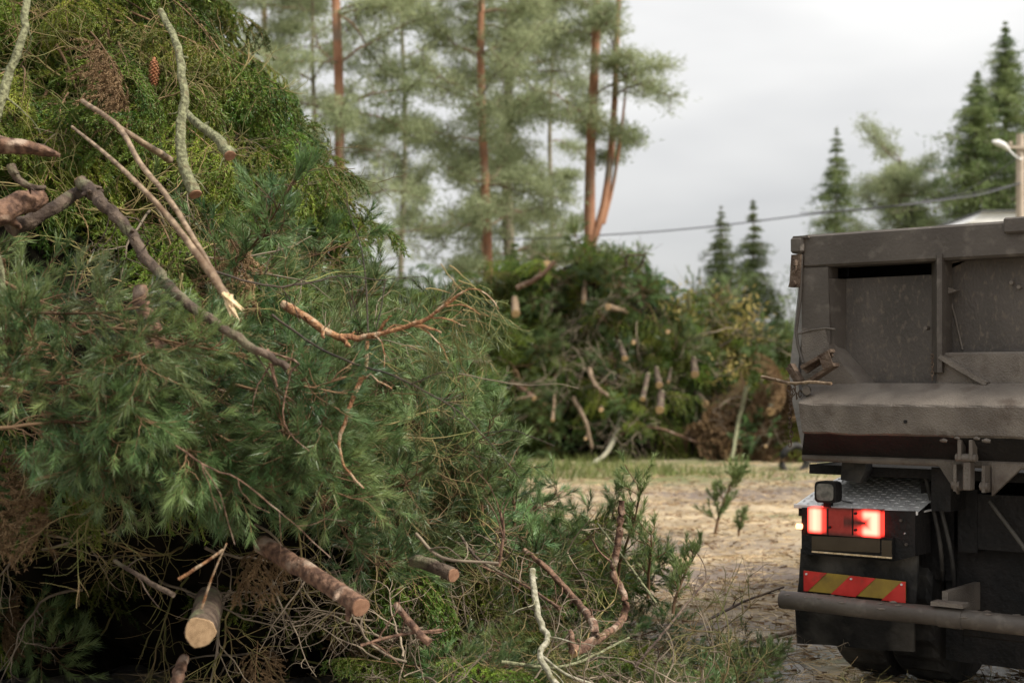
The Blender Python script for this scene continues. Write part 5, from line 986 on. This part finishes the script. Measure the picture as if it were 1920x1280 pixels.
# flap and striped board
mb = MB(); nu = 14; V = []
fl = [(1500, 1028), (1496, 1090), (1490, 1140), (1496, 1205)]; fr_ = [(1722, 1036), (1722, 1100), (1715, 1150), (1712, 1222)]
ws = [.06, .05, .07, .13]
for (l_, r_, w_) in zip(fl, fr_, ws):
    a, b_ = TL(*l_, w_), TL(*r_, w_)
    for k in range(nu + 1): u = k / nu; V.append((a[0] + (b_[0] - a[0]) * u, w_ + .012 * math.sin(u * 9 + w_ * 40) - .0, a[1] + (b_[1] - a[1]) * u))
V2 = [(x, y_ + .018, z) for x, y_, z in V]; nn_ = nu + 1
fcs = [(r_ * nn_ + k, r_ * nn_ + k + 1, (r_ + 1) * nn_ + k + 1, (r_ + 1) * nn_ + k) for r_ in range(3) for k in range(nu)]
mb.add(V, fcs, 0, True); mb.add(V2, [f[::-1] for f in fcs], 0, True); flp = tp('mud_flap', mb, 'rubber')
mb = MB(); V = [(TW - x, y_, z) for x, y_, z in V]; mb.add(V, fcs, 0, True); mb.add([(TW - x, y_, z) for x, y_, z in V2], fcs, 0, True); tp('mud_flap', mb, 'rubber')
q0, q1, q2, q3 = [np.array(TL(x, y, .015)) for x, y in ((1507, 1069), (1698, 1090), (1698, 1126), (1507, 1107))]
mb = MB(); mb.prism([q0, q1, q2, q3], .018, .022); bd = tp('warning_board', mb, 'board_yellow')
W_ = q1[0] - q0[0]; H_ = q0[1] - q3[1]
def brd(u, v_): return (q0[0] + W_ * u, q0[1] + (q1[1] - q0[1]) * u - H_ * v_)
for (u0, u1, u2, u3) in ((0, .235, .04, 0), (.47, .715, .52, .275), (.965, 1, 1, .77)):
    mb = MB()
    poly = [brd(u0, 0), brd(u1, 0), brd(u2, 1), brd(u3, 1)] if u0 != .965 else [brd(.965, 0.02), brd(1, 0.0), brd(1, 1), brd(.77, 1)]
    mb.prism(poly, .014, .0178); tp('red_stripe', mb, 'board_red', bd)
for (u, v_) in ((.03, .15), (.48, .15), (.965, .15)): a = brd(u, v_); mb = MB(); mb.tube([(a[0], .008, a[1]), (a[0], .016, a[1])], .006, 8); tp('rivet', mb, 'alu', bd)
# underride bar
wb = -.12; a, b_ = TL(1466, 1125, wb), TL(1900, 1168, wb); zb = (a[1] + b_[1]) / 2; mb = MB(); xx = np.linspace(a[0], TW - a[0], 40); mb.tube([(x, wb, zb + .002 * math.sin(x * 9)) for x in xx], .047, 18, wob=.012); ub = tp('underride_bar', mb, 'steel')
mb = MB(); c1 = TL(1762, 1150, wb)[0]; mb.tube([(c1, wb, zb), (c1 + .06, wb, zb), (c1 + .12, wb, zb)], .051, 18); tp('collar', mb, 'steel', ub)
mb = MB(); mb.box((c1 - .03, wb - .04, zb + .055), (c1 + .13, wb + .05, zb + .075)); mb.box((c1, wb + .03, zb - .02), (c1 + .03, .6, zb + .12)); tp('bar_bracket', mb, 'steel_rough')
mb = MB(); mb.box((TW - c1 - .03, wb + .03, zb - .02), (TW - c1, .6, zb + .12)); tp('bar_bracket', mb, 'steel_rough')
# wheels
def wheel(x0, x1, yc):
    mb = MB(); r_ = .52; n_ = 56; prof_ = [(x0 + .02, .30), (x0, .40), (x0 + .02, .50), (x0 + .05, r_), (x1 - .05, r_), (x1 - .02, .50), (x1, .40), (x1 - .02, .30)]; V = []
    for k in range(n_):
        a = k / n_ * 2 * math.pi
        for j, (x, rr) in enumerate(prof_): rr2 = rr - (.018 if (k % 2 and j in (3, 4)) else 0); V.append((x, yc + rr2 * math.cos(a), .52 + rr2 * math.sin(a)))
    m_ = len(prof_); mb.add(V, [(k * m_ + j, ((k + 1) % n_) * m_ + j, ((k + 1) % n_) * m_ + j + 1, k * m_ + j + 1) for k in range(n_) for j in range(m_ - 1)]); o = mb.build('wheel', M['rubber'], T)
    mb = MB(); V = []
    for j, (x, rr) in enumerate([(x0 + .03, .30), (x0 + .10, .26), (x0 + .09, .12), (x0 + .02, .10), (x0 + .02, .001)]):
        for k in range(28): a = k / 28 * 2 * math.pi; V.append((x, yc + rr * math.cos(a), .52 + rr * math.sin(a)))
    mb.add(V, [(j * 28 + k, j * 28 + (k + 1) % 28, (j + 1) * 28 + (k + 1) % 28, (j + 1) * 28 + k) for j in range(4) for k in range(28)]); tp('rim', mb, 'steel', o)
for x in (.05, .38, TW - .36, TW - .69): wheel(x, x + .31, .78)
for x in (.05, TW - .36): wheel(x, x + .31, 4.2)
# chassis and undercarriage
mb = MB(); mb.box((.82, .25, .78), (.92, 6.4, 1.10)); mb.box((TW - .92, .25, .78), (TW - .82, 6.4, 1.10)); mb.box((.922, .25, .80), (TW - .922, .33, 1.08)); mb.box((.922, 2.2, .80), (TW - .922, 2.3, 1.08)); tp('chassis_frame', mb, 'black')
mb = MB(); mb.tube([(.4, .78, .52), (.95, .78, .52), (1.1, .78, .52), (1.25, .78, .52), (1.4, .78, .52), (1.55, .78, .52), (TW - .4, .78, .52)], [.09, .09, .2, .24, .2, .09, .09], 14); mb.tube([(1.25, 1.0, .55), (1.25, 3.6, .75)], .06, 10); tp('axle', mb, 'black')
mb = MB(); mb.box((.72, .34, .20), (TW - .72, .40, .98)); mb.box((.76, .05, 1.0), (.86, .35, 1.22)); mb.box((TW - .86, .05, 1.0), (TW - .76, .35, 1.22)); mb.box((.60, .30, .62), (.78, .9, 1.12)); mb.box((.72, 1.36, .22), (TW - .72, 1.46, 1.05)); mb.box((.60, 1.2, .9), (TW - .6, 1.3, 1.24)); tp('crossplate_and_dark_fill', mb, 'black')  # crossplate enlarged, black sheets added to keep the space underneath dark
mb = MB(); mb.box((.95, -.03, .40), (1.25, .02, .52), bev=.01); tp('tow_step', mb, 'black')
mb = MB(); mb.tube(smooth_path([TL(1700, 1000, .02) [0:1] + (.0,) + TL(1700, 1000, .02)[1:2], (.62, .05, .92), (.68, .1, .98), (.74, .2, 1.0)], 12), .006, 6); tp('cable_hose', mb, 'grey_metal')
for k, (a_, b_) in enumerate((((.66, .22, 1.16), (.72, .3, .62)), ((.70, .24, 1.12), (.80, .26, .55)), ((1.0, .2, 1.05), (1.25, .22, .7)))):
    m_ = [(a_[0] + b_[0]) / 2 + .06, .18, (a_[2] + b_[2]) / 2 - .05]; mb = MB(); mb.tube(smooth_path([a_, m_, b_], 14), .011, 7); tp('air_hose', mb, 'rubber')
for (x_, y_) in ((1690, 975), (1700, 1020), (1512, 1030), (1662, 1024)):
    a_ = TL(x_, y_, -.002); mb = MB(); mb.tube([(a_[0], -.012, a_[1]), (a_[0], .0, a_[1])], .008, 6, smooth=False); tp('bolt', mb, 'steel', lb)
for k in range(26):
    x_ = a[0] if False else rng.uniform(.0, 1.3); th_ = rng.uniform(.2, 2.0); mb = MB(); c_ = np.array((x_, wb - .046 * math.cos(th_), zb + .046 * math.sin(th_))); mb.tube([c_ - (.018, 0, 0), c_, c_ + (.02, 0, .002)], [.002, rng.uniform(.003, .007), .002], 6, wob=.4)
    if k == 0: mud_ = mb
    else: mud_.V += [v + 0 for v in mb.V]; mud_.F += [f + mud_.n for f in mb.F]; mud_.MI += mb.MI; mud_.SM += mb.SM; mud_.n += mb.n
tp('caked_mud', mud_, 'steel_rough', ub)
# cab ahead of the body, out of frame
mb = MB(); mb.prism([(5.0, .9), (5.0, 2.75), (6.6, 2.75), (6.95, 1.9), (7.0, .6), (6.0, .6)], .05, TW - .05, axis=0); tp('cab', mb, 'white_paint')
# stick lying on the hook
branch('loose_stick', 'stick', 'bare grey stick resting on the corner of the truck tailgate', [np.append(P0 + A * TL(x, y, w)[0] + B * w, TL(x, y, w)[1]) for x, y, w in ((1428, 706, -.14), (1452, 711, -.15), (1487, 719, -.18), (1520, 716, -.2), (1559, 719, -.22))], .0105, .0095, M['peeled'], sides=9, wob=.08, knots=1, seed=900)
print('objects', len(bpy.data.objects))
